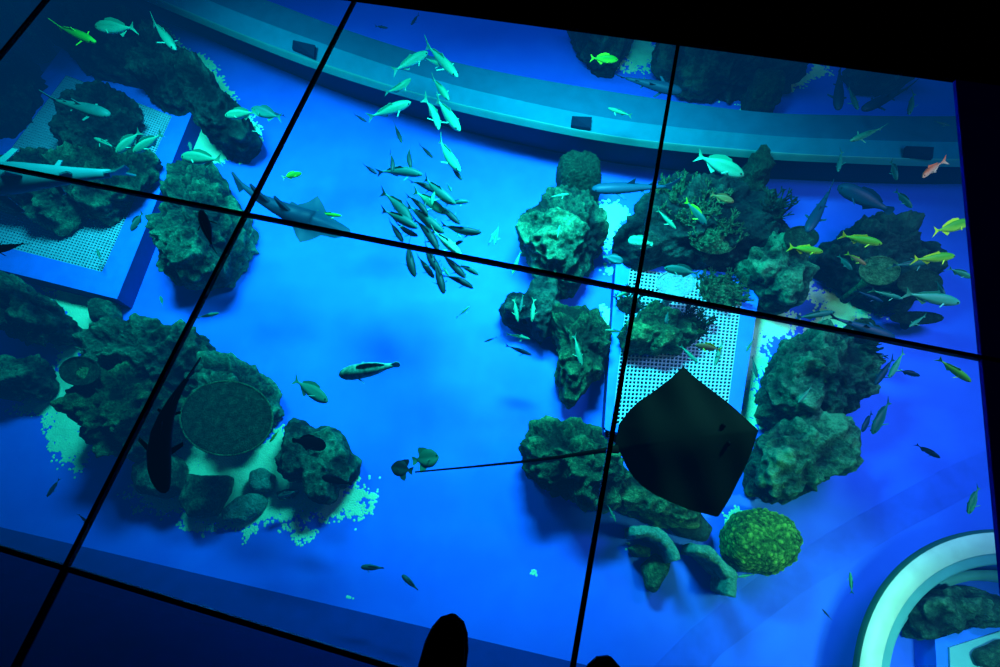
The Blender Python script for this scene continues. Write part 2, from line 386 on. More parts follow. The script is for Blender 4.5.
# lobed rock made of six lobes fused in one mesh
def lobes(spec, label, material, name='lobed_rock', cat='rock'):
    V = []; Fc = []; org = None
    for (px, h) in spec:
        me, og = rock_mesh('tmp', px, h, style='rock', amp=.45)
        if org is None: org = og
        nn = len(V); V += [v.co + og - org for v in me.vertices]; Fc += [[i+nn for i in p.vertices] for p in me.polygons]
        bpy.data.meshes.remove(me)
    o = link(name, mesh(name, V, Fc), MT[material]); o.location = org; tag(o, label, cat); return o
def circ(cx, cy, rx, ry, n=14, rot=0): return [(cx+rx*math.cos(2*math.pi*k/n+rot), cy+ry*math.sin(2*math.pi*k/n+rot)) for k in range(n)]
rock([(283,440),(284,426),(293,417),(306,418),(315,429),(326,424),(340,427),(347,440),(349,450),(359,458),(360,474),(350,488),(339,490),(338,502),(326,509),(312,506),(305,492),(304,482),(290,484),(278,474),(276,460),(284,450)], .5,
     'lobed dark rock cluster standing alone on gravel, a dark oval fish above it', 'rock', name='lobed_rock', shrink=.35, amp=.6)
# right hand reef
rock([(556,174),(565,166),(578,168),(590,165),(600,174),(602,188),(592,199),(566,198),(558,190)], .8, 'round bushy green coral head above the tall centre reef boulder', 'coral_dark', name='bushy_coral', cat='coral', style='brain')
rock([(514,236),(520,214),(536,200),(560,194),(585,196),(602,212),(609,235),(604,256),(592,270),(578,288),(566,300),(548,288),(528,264)], .95, 'tall green reef boulder left of the second vertical seam', 'rock', name='reef_boulder')
rock([(497,308),(505,297),(522,298),(532,284),(548,276),(562,288),(560,306),(556,330),(544,346),(524,332),(500,322)], .6, 'dark rock tucked below the tall centre boulder, small fish over it', 'rock_dark')
rock([(540,306),(580,303),(600,314),(613,336),(610,356),(600,378),(583,394),(575,413),(561,403),(553,375),(555,345),(545,325)], .7, 'narrow green reef rock tapering down left of the right grating', 'rock_green')
rock([(514,445),(528,423),(570,418),(600,429),(618,448),(630,475),(628,500),(596,512),(560,503),(530,490),(515,470)], .75, 'broad rounded green boulder crossed by the whip tail of the black ray', 'rock_green', name='reef_boulder')
rock([(606,470),(640,466),(680,480),(702,505),(700,524),(680,528),(650,522),(618,508)], .5, 'green rock mostly hidden beneath the black ray', 'rock_green')
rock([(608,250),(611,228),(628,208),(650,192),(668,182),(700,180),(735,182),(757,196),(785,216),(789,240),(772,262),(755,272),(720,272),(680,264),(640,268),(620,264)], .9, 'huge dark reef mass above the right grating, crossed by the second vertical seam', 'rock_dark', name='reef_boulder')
rock([(730,192),(734,178),(745,167),(758,172),(762,192),(752,206),(736,206)], 1.1, 'upright dark coral knob on top of the huge reef mass', 'coral_dark')
rock([(732,262),(760,246),(786,240),(801,262),(808,288),(798,308),(780,315),(762,302),(744,284)], .8, 'green lumpy rock at the right foot of the huge reef mass', 'rock')
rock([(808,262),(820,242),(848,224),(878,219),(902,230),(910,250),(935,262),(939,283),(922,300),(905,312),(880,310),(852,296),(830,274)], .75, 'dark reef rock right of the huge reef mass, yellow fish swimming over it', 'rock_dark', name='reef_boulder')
rock([(764,362),(778,342),(812,329),(845,340),(865,354),(874,372),(866,398),(852,418),(822,428),(785,426),(762,412),(757,395)], .85, 'upper boulder of the right column, with yellow-green patches', 'rock', name='reef_boulder')
rock([(756,432),(785,414),(845,425),(852,450),(843,475),(815,493),(800,505),(766,510),(742,495),(745,460)], .75, 'lower boulder of the right column, beside the black ray', 'rock', name='reef_boulder')
rock([(722,532),(734,513),(760,507),(788,518),(800,540),(793,562),(768,576),(738,571),(723,554)], .55, 'bright green ball-shaped brain coral below the right column', 'rock_yellow', name='brain_coral', cat='coral', style='brain')
rock([(668,508),(690,506),(712,528),(706,542),(678,536),(664,522)], .25, 'flat dark stone between the black ray and the broken barrel sponges', 'rock_dark', name='stone', cat='stone', style='boulder')
rock([(614,338),(624,320),(655,302),(682,310),(700,325),(700,342),(682,352),(640,353),(618,352)], .4, 'low green coral mound on the upper left of the right grating', 'rock_green', name='coral_mound', cat='coral', z0=.28)
rock([(566,20),(640,20),(630,44),(620,64),(600,64),(584,54)], .8, 'dark rock at the top edge left of the second vertical seam', 'rock_dark')
rock([(648,42),(680,30),(760,38),(818,56),(808,74),(780,84),(715,92),(682,86),(655,68)], .8, 'wide dark rock at the top edge right of the second vertical seam', 'rock_dark')
rock([(745,88),(760,82),(780,86),(780,104),(768,112),(746,110)], .7, 'small green coral head in gravel behind the curved beam', 'coral_dark', name='bushy_coral', cat='coral')
rock([(846,62),(912,66),(915,80),(890,86),(858,82)], .6, 'dark rock at the top right edge of the glass', 'rock_dark')
rock([(746,152),(758,146),(772,150),(776,158),(762,162),(748,160)], .95, 'small dark coral clump at the lower rim of the curved beam', 'coral_dark', name='bushy_coral', cat='coral')
rock([(906,600),(935,580),(985,590),(1015,600),(1015,628),(960,634),(915,642),(903,620)], .45, 'dark brown-green rock inside the pale round ring', 'rock')
rock([(832,332),(846,326),(872,336),(878,345),(866,352),(850,346),(838,342)], .8, 'dark branching coral tuft at the top right of the right column', 'coral_dark', name='bushy_coral', cat='coral')
# ------------------------------------------------------------------ plate corals
def plate(cx, cy, rx, ry, z, label, material='coral_dark', n=72, tilt=0, name='table_coral', cat='coral'):
    ctr = P(cx, cy, z); t = empty(name, (ctr.x, ctr.y, 0)); tag(t, label, cat)
    out_ = [P(cx+rx*math.cos(2*math.pi*k/n), cy+ry*math.sin(2*math.pi*k/n), z) - ctr for k in range(n)]
    vs = []; fs = []; rings = 14
    for side in (1, 0):
        for j in range(rings):
            s = 1 - j/rings
            for k in range(n):
                wob = 1 + .035*noise.noise(Vector((out_[k].x*9+cx, out_[k].y*9, 1)))
                p = out_[k]*s*wob
                zz = z + .03*s*s + .015*noise.noise(Vector((p.x*10, p.y*10, cx))) + (0 if side else -.04*(1-s*.6))
                zz += tilt*p.x
                vs.append((p.x, p.y, zz))
    for j in range(rings-1):
        for k in range(n):
            fs.append((j*n+k, j*n+(k+1) % n, (j+1)*n+(k+1) % n, (j+1)*n+k))
            b0 = rings*n; fs.append((b0+(j+1)*n+k, b0+(j+1)*n+(k+1) % n, b0+j*n+(k+1) % n, b0+j*n+k))
    for k in range(n): fs.append((k, rings*n+k, rings*n+(k+1) % n, (k+1) % n))
    fs.append([(rings-1)*n+k for k in range(n)]); fs.append([rings*n+(rings-1)*n+k for k in range(n)][::-1])
    link('plate', mesh('plate', vs, fs), MT[material], t)
    rp = [Vector((q.x, q.y, z+.03+tilt*q.x)) * 1 for q in [o_*1.0 for o_ in out_]]
    B = MB(); B.tube(rp + [rp[0]], [.009]*(n+1), 6, False); B.build('rim', MT['coral'] if rx > 30 else MT[material], t, True)
    B = MB(); B.tube([Vector((0, 0, z*.35)), Vector((0, 0, z*.7)), Vector((0, 0, z-.03))], [.05, .04, .08], 10); B.build('stem', MT[material], t, True)
    return t
plate(228, 419, 46, 37, .85, 'large round dark green table coral on the right of the left centre reef')
plate(82, 372, 20, 14, .9, 'small round table coral at the left side of the left centre reef')
plate(800, 239, 17, 11, .9, 'small oval dark plate coral right of the huge reef mass')
plate(878, 272, 20, 14, 1.0, 'mottled round plate coral in the middle of the far right reef', 'coral')
plate(918, 284, 22, 13, .95, 'dark oval plate coral on the right side of the far right reef', 'coral_dark')
plate(915, 319, 26, 6, .3, 'thin flat dark plate lying under the far right reef', 'coral_dark')
plate(675, 285, 19, 13, .75, 'pale whitish bowl-shaped coral above the right grating', 'pale')
# crater sponge on lower boulder
def sponge(cx, cy, z, r, label):
    c = P(cx, cy, z); B = MB(); n = 20; prof = [(1.4, -.25), (1.15, -.02), (1.0, .03), (.8, 0), (.7, -.12), (.1, -.16)]
    vs = []; fs = []
    for (rr, zz) in prof:
        for k in range(n): vs.append((r*rr*math.cos(2*math.pi*k/n), r*rr*.8*math.sin(2*math.pi*k/n), zz))
    for j in range(len(prof)-1):
        for k in range(n): fs.append((j*n+k, j*n+(k+1) % n, (j+1)*n+(k+1) % n, (j+1)*n+k))
    o = link('tube_sponge', mesh('tube_sponge', vs, fs), MT['coral']); o.location = c; tag(o, label, 'sponge'); return o
sponge(790, 486, .62, .07, 'small crater-like tube sponge opening on the lower boulder of the right column')
# broken barrel sponges: curved thick walls with leaf-shaped lobes
def barrel(path, wd, h, label, lob=None, z0=0.0):
    t = None; pts = [P(x, y, h) for x, y in path]
    # refine
    fine = []
    for i in range(len(pts)-1):
        for s in range(6): fine.append(pts[i].lerp(pts[i+1], s/6))
    fine.append(pts[-1]); org = Vector((fine[0].x, fine[0].y, 0)); N = len(fine)
    vs = []; fs = []; K = 10
    for i, p in enumerate(fine):
        d = (fine[min(i+1, N-1)] - fine[max(i-1, 0)]).normalized(); q = Vector((-d.y, d.x, 0))
        for k in range(K):
            a_ = 2*math.pi*k/K; u = math.cos(a_)*wd/2; v = math.sin(a_)
            zc = h*.5 + math.copysign(abs(v)**.35, v)*h*.5
            pp = p + q*u*(1 + .0*v); pp.z = zc; pp += Vector((0, 0, 0)); q2 = pp*9
            pp += Vector((noise.noise(q2), noise.noise(q2+Vector((7, 0, 0))), noise.noise(q2+Vector((0, 9, 0)))))*.03
            vs.append(pp - org)
    for i in range(N-1):
        for k in range(K): fs.append((i*K+k, i*K+(k+1) % K, (i+1)*K+(k+1) % K, (i+1)*K+k))
    fs += [list(range(K))[::-1], [(N-1)*K+k for k in range(K)]]
    t = empty('barrel_sponge', org); tag(t, label, 'sponge')
    link('curved_wall', mesh('curved_wall', vs, fs), MT['stone_green'], t)
    for px in (lob or []):
        me, og = rock_mesh('lobe', px, .25, style='boulder'); o = link('lobe', me, MT['rock_green'], t); o.location = og - org
    return t
barrel([(634, 532), (650, 531), (664, 536), (672, 546), (678, 561)], .115, .5, 'broken barrel sponge left of the pair, open side down',
       [[(627,548),(636,543),(652,548),(650,558),(634,558)], [(640,565),(655,552),(672,560),(668,575),(655,594),(646,590)]])
barrel([(697, 549), (709, 551), (722, 564), (734, 577), (733, 596)], .115, .55, 'broken barrel sponge right of the pair, bent like a hook beside the brain coral')
# ------------------------------------------------------------------ branching corals
def ball(c, r, n=8, m_=5):
    vs = []; fs = []
    for j in range(m_+1):
        ph = math.pi*j/m_
        for k in range(n): vs.append((c[0]+r*math.sin(ph)*math.cos(2*math.pi*k/n), c[1]+r*math.sin(ph)*math.sin(2*math.pi*k/n), c[2]+r*math.cos(ph)))
    for j in range(m_):
        for k in range(n): fs.append((j*n+k, j*n+(k+1) % n, (j+1)*n+(k+1) % n, (j+1)*n+k))
    return vs, fs
def branches(px, py, rpx, z, nroot, ln, label, material='coral', seed=1, up=.7):
    rnd = random.Random(seed); c = P(px, py, z); B = MB(); ctr = c
    def grow(p, d, l, r, lev):
        q = p + d*l; mid = p.lerp(q, .5) + Vector((rnd.uniform(-1, 1), rnd.uniform(-1, 1), 0))*l*.12
        B.tube([p, mid, q], [r, r*.85, r*.6], 5)
        if lev > 0:
            for _ in range(rnd.choice((2, 3))):
                nd = (d + Vector((rnd.uniform(-1, 1), rnd.uniform(-1, 1), rnd.uniform(-.3, .8)))*.85).normalized()
                grow(q, nd, l*rnd.uniform(.6, .85), r*.7, lev-1)
    R = (P(px+rpx, py, z) - c).length
    bv, bf = ball((0, 0, 0), 1, 16, 8); B.add([(c.x + v[0]*R*1.05, c.y + v[1]*R*.85, z-.16+v[2]*.09) for v in bv], bf)
    for _ in range(nroot):
        a_ = rnd.uniform(0, 6.28); rr = R*rnd.random()**.5
        p = Vector((c.x + rr*math.cos(a_), c.y + rr*math.sin(a_)*.8, z - .1))
        d = Vector((math.cos(a_)*.5*rr/R + rnd.uniform(-.3, .3), math.sin(a_)*.5*rr/R + rnd.uniform(-.3, .3), up)).normalized()
        grow(p, d, ln, .016, 2)
    o = B.build('branching_coral', MT[material], origin=(c.x, c.y, z-.1)); tag(o, label, 'coral'); return o
branches(692, 200, 30, .85, 46, .10, 'spread of bushy branching coral along the top of the huge reef mass', 'coral', 3)
branches(716, 228, 26, .85, 40, .09, 'green branching coral in the middle of the huge reef mass, under the slim green fish', 'coral', 5)
branches(776, 208, 8, .9, 12, .13, 'lone finger-like coral sticking up at the right end of the huge reef mass', 'coral_dark', 8)
branches(725, 286, 22, .42, 60, .07, 'bushy green coral over the upper right corner of the right grating', 'coral', 11)
branches(692, 322, 17, .42, 46, .07, 'yellow-green branching coral in the middle of the right grating', 'rock_yellow', 13)
branches(630, 300, 12, .42, 18, .07, 'small dark coral bush at the upper left corner of the right grating', 'coral_dark', 14)
branches(870, 344, 6, .8, 10, .08, 'dark twig coral hanging off the top right of the right column', 'coral_dark', 15)
branches(826, 371, 6, .86, 14, .03, 'small yellow-green coral tuft at the centre of the right column upper boulder', 'rock_yellow', 21, .5)
branches(849, 379, 6, .78, 12, .03, 'small yellow-green coral tuft on the right side of the right column upper boulder', 'rock_yellow', 22, .5)
branches(846, 403, 6, .7, 12, .03, 'lowest yellow-green coral tuft on the right column upper boulder', 'rock_yellow', 23, .5)
branches(818, 431, 7, .74, 12, .03, 'thin yellow-green coral tuft on top of the right column lower boulder', 'rock_yellow', 24, .5)
# ------------------------------------------------------------------ gravel
def inside(p, poly):
    c_ = False; j = len(poly)-1
    for i in range(len(poly)):
        a_, b_ = poly[i], poly[j]
        if (a_.y > p.y) != (b_.y > p.y) and p.x < (b_.x-a_.x)*(p.y-a_.y)/(b_.y-a_.y)+a_.x: c_ = not c_
        j = i
    return c_
def edist(p, poly):
    best = 9
    for i in range(len(poly)):
        a_, b_ = poly[i], poly[(i+1) % len(poly)]; e = b_-a_; t = max(0, min(1, (p-a_).dot(e)/e.dot(e))); best = min(best, (p-(a_+e*t)).length)
    return best
def gravel(px, label, reach=.35, thin=0.0, step=.0165, z=0.0):
    poly = [P(x, y, z).to_2d() for x, y in px]
    xa = min(p.x for p in poly)-reach; xb = max(p.x for p in poly)+reach; ya = min(p.y for p in poly)-reach; yb = max(p.y for p in poly)+reach
    B = MB(); rnd = random.Random(int(px[0][0]*7+px[0][1])); y = ya
    V = B.v; Fc = B.f
    while y < yb:
        x = xa
        while x < xb:
            q = Vector((x, y)); e = edist(q, poly); s = e if inside(q, poly) else -e
            nz = noise.noise(Vector((x*3.1, y*3.1, 3)))*.45 + noise.noise(Vector((x*9, y*9, 8)))*.4 + noise.noise(Vector((x*24, y*24, 8)))*.45 + rnd.uniform(-.14, .14)
            if s/reach + nz > thin:
                r = step*rnd.uniform(.75, 1.05); a0 = rnd.uniform(0, 1.5); cx = x+rnd.uniform(-.3, .3)*step; cy = y+rnd.uniform(-.3, .3)*step
                n_ = len(V); hh = rnd.uniform(.003, .012)
                for k in range(5): V.append(Vector((cx+r*math.cos(a0+k*1.2566), cy+r*math.sin(a0+k*1.2566), z+.001)))
                V.append(Vector((cx, cy, z+hh)))
                for k in range(5): Fc.append((n_+k, n_+(k+1) % 5, n_+5))
            x += step
        y += step
    if not V: return
    org = Vector((sum(v.x for v in V)/len(V), sum(v.y for v in V)/len(V), z))
    me = mesh('gravel', [v-org for v in V], Fc, True); o = link('gravel', me, MT['gravel']); o.location = org
    tag(o, label, 'gravel', kind='stuff'); return o
gravel([(50,288),(96,295),(104,325),(84,340),(76,350),(72,372),(84,386),(70,408),(84,440),(78,462),(60,440),(50,410),(20,408),(55,392),(64,352),(80,325)], 'pale green gravel between the left edge rocks and the left centre reef', .26, -.3)
gravel([(178,450),(282,438),(310,500),(350,492),(362,500),(340,512),(300,512),(262,520),(240,522),(210,520),(175,500),(150,502),(140,480)], 'bright gravel around the lobed rock and the angular dark block', .32, -.25)
gravel([(295,520),(330,525),(310,545),(290,540)], 'loose scatter of gravel grains below the lobed rock', .3, .25)
gravel([(330,590),(400,600),(390,610),(340,600)], 'sparse gravel grains near the dark tank wall, beside the two small dark fish', .3, .55)
gravel([(598,204),(618,202),(628,212),(618,236),(608,250),(602,228)], 'pale gravel wedge between the tall centre boulder and the huge reef mass', .2)
gravel([(600,262),(622,262),(626,275),(604,274)], 'small gravel scatter under the pale fish left of the second vertical seam', .2, .25)
gravel([(602,306),(616,312),(613,332),(604,330)], 'thin gravel strip left of the right grating', .2, .1)
gravel([(745,315),(764,306),(800,318),(815,312),(850,285),(880,312),(840,325),(790,335),(765,352),(756,390),(765,425),(742,418),(742,350)], 'pale gravel along the right side of the right grating', .3, .05)
gravel([(800,300),(812,280),(830,290),(850,302),(820,318)], 'gravel in the gap under the far right reef', .3, .15)
gravel([(632,34),(650,34),(656,60),(648,70),(630,72),(620,66),(630,52)], 'bright gravel wedge between the two rocks at the top edge', .3)
gravel([(690,88),(745,92),(790,86),(828,62),(826,72),(790,92),(745,104),(735,98),(715,98)], 'bright gravel strip in front of the wide top rock', .25)
gravel([(184,134),(198,126),(214,144),(236,150),(244,160),(222,162),(200,158),(186,156)], 'gravel between the shaded end rock and the tall lumpy boulder', .25)
gravel([(152,14),(178,44),(205,58),(240,104),(262,130),(255,146),(235,115),(190,66),(160,36)], 'bright gravel edge behind the top left boulders', .22)
gravel([(722,512),(744,502),(740,514),(726,522)], 'little gravel between the black ray tip and the brain coral', .15, .1)
gravel([(624,530),(634,524),(634,545),(626,552)], 'gravel fringe left of the broken barrel sponge', .15, .15)
gravel([(500,570),(540,560),(545,580),(515,600)], 'very sparse gravel grains on open blue bed near the bottom centre', .3, .6)
gravel([(10,14),(40,20),(45,45),(30,50),(20,35)], 'pale gravel glimpsed in the top left corner', .2, .2, z=.0)
gravel([(225,255),(240,245),(250,255),(238,268)], 'few gravel grains at the right foot of the tall lumpy boulder', .15, .5)
# ------------------------------------------------------------------ gratings on blue kerbs
def grating(corners, inner, label, h=.28, pitch=.062, bw=.014, rise=.02):
    """corners: outer kerb (px) ccw; inner: grating opening (px)."""
    oc = [P(x, y, h) for x, y in corners]; ic = [P(x, y, h) for x, y in inner]
    org = Vector((sum(p.x for p in oc)/4, sum(p.y for p in oc)/4, 0)); t = empty('floor_grating', org); tag(t, label, 'grating')
    vs = []
    for p in oc: vs.append(p - org)
    for p in ic: vs.append(p - org)
    for p in oc: q = p - org; q.z = -.02; vs.append(q)
    for p in ic: q = p - org; q.z = .04; vs.append(q)
    top = [(i, (i+1) % 4, 4+(i+1) % 4, 4+i) for i in range(4)]
    side = [(i, 8+i, 8+(i+1) % 4, (i+1) % 4) for i in range(4)]
    inn = [(4+i, 4+(i+1) % 4, 12+(i+1) % 4, 12+i) for i in range(4)]
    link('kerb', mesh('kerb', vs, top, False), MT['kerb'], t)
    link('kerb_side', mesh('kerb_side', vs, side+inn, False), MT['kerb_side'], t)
    link('pit', mesh('pit', vs[12:16], [(0, 1, 2, 3)], False), MT['pit'], t)
    B = MB(); a_, b_, c_, d_ = [p - org for p in ic]
    nu = int((b_-a_).length/pitch); nv = int((d_-a_).length/pitch)
    for i in range(nu+1):
        s = i/nu; B.bar(a_.lerp(b_, s)-Vector((0,0,.02)), d_.lerp(c_, s)-Vector((0,0,.02)), bw, .03)
    for j in range(nv+1):
        s = j/nv; B.bar(a_.lerp(d_, s)-Vector((0,0,.021)), b_.lerp(c_, s)-Vector((0,0,.021)), bw, .03)
    B.build('lattice', MT['grate'], t)
    return t
grating([(62,48),(194,108),(117,299),(-88,248)], [(66,75),(172,116),(102,272),(-52,232)], 'wide white lattice grating in a raised blue kerb at the left edge', pitch=.042, bw=.014)
grating([(616,262),(762,276),(738,432),(604,432)], [(630,268),(744,284),(726,424),(612,424)], 'smaller white lattice grating in a blue kerb, partly under the black ray', pitch=.046, bw=.014)
# ------------------------------------------------------------------ curved beam across the top
top_ = [(60,-72),(160,-38),(266,0),(344,29),(420,53),(500,72),(620,93),(750,111),(840,115),(958,116),(1100,112)]
bnd = [(60,-56),(150,-24),(240,13),(330,46),(415,74),(500,96),(620,120),(750,134),(840,139),(958,142),(1100,140)]
rim = [(40,-46),(142,-8),(240,33),(320,62),(410,91),(500,113),(620,137),(750,150),(840,156),(958,159),(1100,158)]
low = [(36,-40),(138,-2),(240,40),(318,70),(408,98),(500,121),(620,144),(750,158),(840,163),(958,167),(1100,166)]
def interp(L, n=8):
    out_ = []
    for i in range(len(L)-1):
        p0 = L[max(i-1, 0)]; p1 = L[i]; p2 = L[i+1]; p3 = L[min(i+2, len(L)-1)]
        for s in range(n):
            t = s/n
            out_.append(tuple(.5*((2*p1[k]) + (-p0[k]+p2[k])*t + (2*p0[k]-5*p1[k]+4*p2[k]-p3[k])*t*t + (-p0[k]+3*p1[k]-3*p2[k]+p3[k])*t**3) for k in (0, 1)))
    out_.append(L[-1]); return out_
I_ = [interp(L) for L in (top_, bnd, rim, low)]
T = [P(x, y, 1.15) for x, y in I_[0]]; Bd = [P(x, y, 1.1) for x, y in I_[1]]; Rm = [P(x, y, .95) for x, y in I_[2]]; Lw = [P(x, y, .86) for x, y in I_[3]]
org = Vector((T[40].x, T[40].y, 0)); beam = empty('curved_beam', org)
tag(beam, 'long teal curved beam sweeping across the top of the tank, bright lower rim', 'beam')
def strip(name, A, Bv, material, sm=True):
    n_ = len(A); vs = [p-org for p in A] + [p-org for p in Bv]; fs = [(i, i+1, n_+i+1, n_+i) for i in range(n_-1)]
    return link(name, mesh(name, vs, fs, sm), material, beam)
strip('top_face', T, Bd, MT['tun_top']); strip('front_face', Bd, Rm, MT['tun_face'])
# rounded rim
n_ = len(Rm); K = 7; vs = []; fs = []
for i in range(n_):
    for k in range(K):
        s = k/(K-1); p = Rm[i].lerp(Lw[i], s); p.z += .05*math.sin(math.pi*s); p.y -= .0; vs.append(p-org)
for i in range(n_-1):
    for k in range(K-1): fs.append((i*K+k, (i+1)*K+k, (i+1)*K+k+1, i*K+k+1))
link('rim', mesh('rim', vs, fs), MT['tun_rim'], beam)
Und = [Vector((p.x, p.y+.45, .0)) for p in Lw]; Bk = [Vector((p.x, p.y, 0)) for p in T]
strip('underside', Lw, Und, MT['tun_dark']); strip('back_face', T, Bk, MT['tun_top'])  # underside near-black: shadow below the rim put into its colour
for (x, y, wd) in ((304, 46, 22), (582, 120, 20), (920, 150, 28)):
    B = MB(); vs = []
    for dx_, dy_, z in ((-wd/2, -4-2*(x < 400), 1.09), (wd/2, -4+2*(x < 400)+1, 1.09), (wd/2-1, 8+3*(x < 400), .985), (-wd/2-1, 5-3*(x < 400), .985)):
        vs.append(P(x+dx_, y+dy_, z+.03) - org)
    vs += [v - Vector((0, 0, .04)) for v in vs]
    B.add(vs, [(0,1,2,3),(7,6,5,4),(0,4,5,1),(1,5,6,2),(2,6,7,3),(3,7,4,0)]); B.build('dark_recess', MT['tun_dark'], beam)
# ------------------------------------------------------------------ pale round ring, lower right
# outer arc (px) : fit a circle in the world at z=.5
zr = .5
pa, pb, pc = P(860, 640, zr), P(905, 562, zr), P(992, 529, zr)
def circ3(a_, b_, c_):
    ax, ay, bx, by, cx, cy = a_.x, a_.y, b_.x, b_.y, c_.x, c_.y
    d_ = 2*(ax*(by-cy)+bx*(cy-ay)+cx*(ay-by))
    ux = ((ax*ax+ay*ay)*(by-cy)+(bx*bx+by*by)*(cy-ay)+(cx*cx+cy*cy)*(ay-by))/d_
    uy = ((ax*ax+ay*ay)*(cx-bx)+(bx*bx+by*by)*(ax-cx)+(cx*cx+cy*cy)*(bx-ax))/d_
    return Vector((ux, uy, 0)), math.hypot(ax-ux, ay-uy)
rc, rr_ = circ3(pa, pb, pc); print('ring', rc, rr_)
ring = empty('round_ring', rc); tag(ring, 'pale cream ring with stepped inner rim around a rocky well, lower right corner', 'ring')
def lathe(name, prof, material, parent, n=128):
    vs = []; fs = []
    for (r, z) in prof:
        for k in range(n): vs.append((r*math.cos(2*math.pi*k/n), r*math.sin(2*math.pi*k/n), z))
    for j in range(len(prof)-1):
        for k in range(n): fs.append((j*n+k, (j+1)*n+k, (j+1)*n+(k+1) % n, j*n+(k+1) % n))
    return link(name, mesh(name, vs, fs), material, parent)
R_ = rr_
lathe('outer_edge', [(R_-.32, 0), (R_-.05, zr-.12), (R_, zr-.05), (R_-.03, zr)], MT['ringedge'], ring)
lathe('rim', [(R_-.03, zr), (R_-.06, zr+.025), (R_-.15, zr+.02), (R_-.21, zr-.01)], MT['cream'], ring)
lathe('inner_rim', [(R_-.21, zr-.01), (R_-.225, zr-.03), (R_-.29, zr-.04), (R_-.31, zr-.07)], MT['cream2'], ring)
lathe('well_wall', [(R_-.31, zr-.07), (R_-.33, .02)], MT['kerb'], ring)
lathe('inner_step', [(R_-.36, .0), (R_-.36, .2), (R_-.44, .19), (R_-.46, .0)], MT['cream2'], ring)
# white block in the well
B = MB(); poly = [P(938, 640, .34), P(1015, 616, .34), P(1030, 700, .34), P(942, 700, .34)]
bo = Vector((poly[0].x, poly[0].y, 0)); blk = empty('tray', bo); tag(blk, 'pale blue-white tray inside the round ring at the lower right corner', 'tray')
B.prism([((p-bo).x, (p-bo).y) for p in poly], 0, .3); B.build('body', MT['kerb'], blk)
inn = [P(952, 648, .36), P(1015, 628, .36), P(1030, 700, .36), P(954, 700, .36)]
B = MB(); B.prism([((p-bo).x, (p-bo).y) for p in inn], .3, .33); B.build('lid', MT['cream2'], blk)
rock([(975,652),(1000,640),(1030,640),(1030,668),(980,668)], .15, 'dark stone lying on the pale tray in the round ring', 'rock', name='stone', cat='stone', style='boulder', z0=.34)

# ------------------------------------------------------------------ fish
PROF = [(0, .04), (.03, .34), (.09, .62), (.2, .9), (.33, 1), (.48, .93), (.62, .66), (.74, .34), (.82, .19), (.86, .17)]
PROF_FULL = [(0, .1), (.03, .45), (.09, .75), (.2, .97), (.35, 1), (.5, .95), (.64, .72), (.76, .42), (.84, .3), (.88, .3)]
def body_mesh(hh, wd, prof, bend, arch=0.0, n=12, blunt=1):
    vs = []; fs = []
    for (t, s) in prof:
        x = .5 - t
        for k in range(n):
            a_ = 2*math.pi*k/n; ca, sa = math.cos(a_), math.sin(a_)
            vs.append((x, wd/2*s**.9*ca, hh/2*s*sa*(1.0 if sa > 0 else .92)))
    m_ = len(prof)
    for j in range(m_-1):
        for k in range(n): fs.append((j*n+k, j*n+(k+1) % n, (j+1)*n+(k+1) % n, (j+1)*n+k))
    fs += [list(range(n))[::-1], [(m_-1)*n+k for k in range(n)]]
    return vs, fs
def plate2(poly, y=0.0, th=.004):     # thin vertical plate in xz
    n = len(poly); vs = [(x, y-th, z) for x, z in poly] + [(x, y+th, z) for x, z in poly]
    return vs, [list(range(n)), list(range(2*n-1, n-1, -1))] + [(i, n+i, n+(i+1) % n, (i+1) % n) for i in range(n)]
def pect(x, y, z, ln, wd, side, sweep=.8, droop=.3):
    vs = [(x, side*y, z), (x-wd, side*y, z), (x-sweep*ln-wd*.5, side*(y+ln*.8), z-ln*droop), (x-sweep*ln, side*(y+ln*.85), z-ln*droop)]
    vs2 = [(a_, b_, c_-.006) for a_, b_, c_ in vs]
    return vs + vs2, [(0,1,2,3), (7,6,5,4), (0,4,5,1), (1,5,6,2), (2,6,7,3), (3,7,4,0)]
FORK = [(-.33, .02), (-.38, .04), (-.50, .145), (-.475, .09), (-.435, 0), (-.475, -.09), (-.50, -.145), (-.38, -.04), (-.33, -.02)]
ROUND = [(-.34, .04), (-.38, .06), (-.45, .09), (-.49, .06), (-.5, 0), (-.49, -.06), (-.45, -.09), (-.38, -.06), (-.34, -.04)]
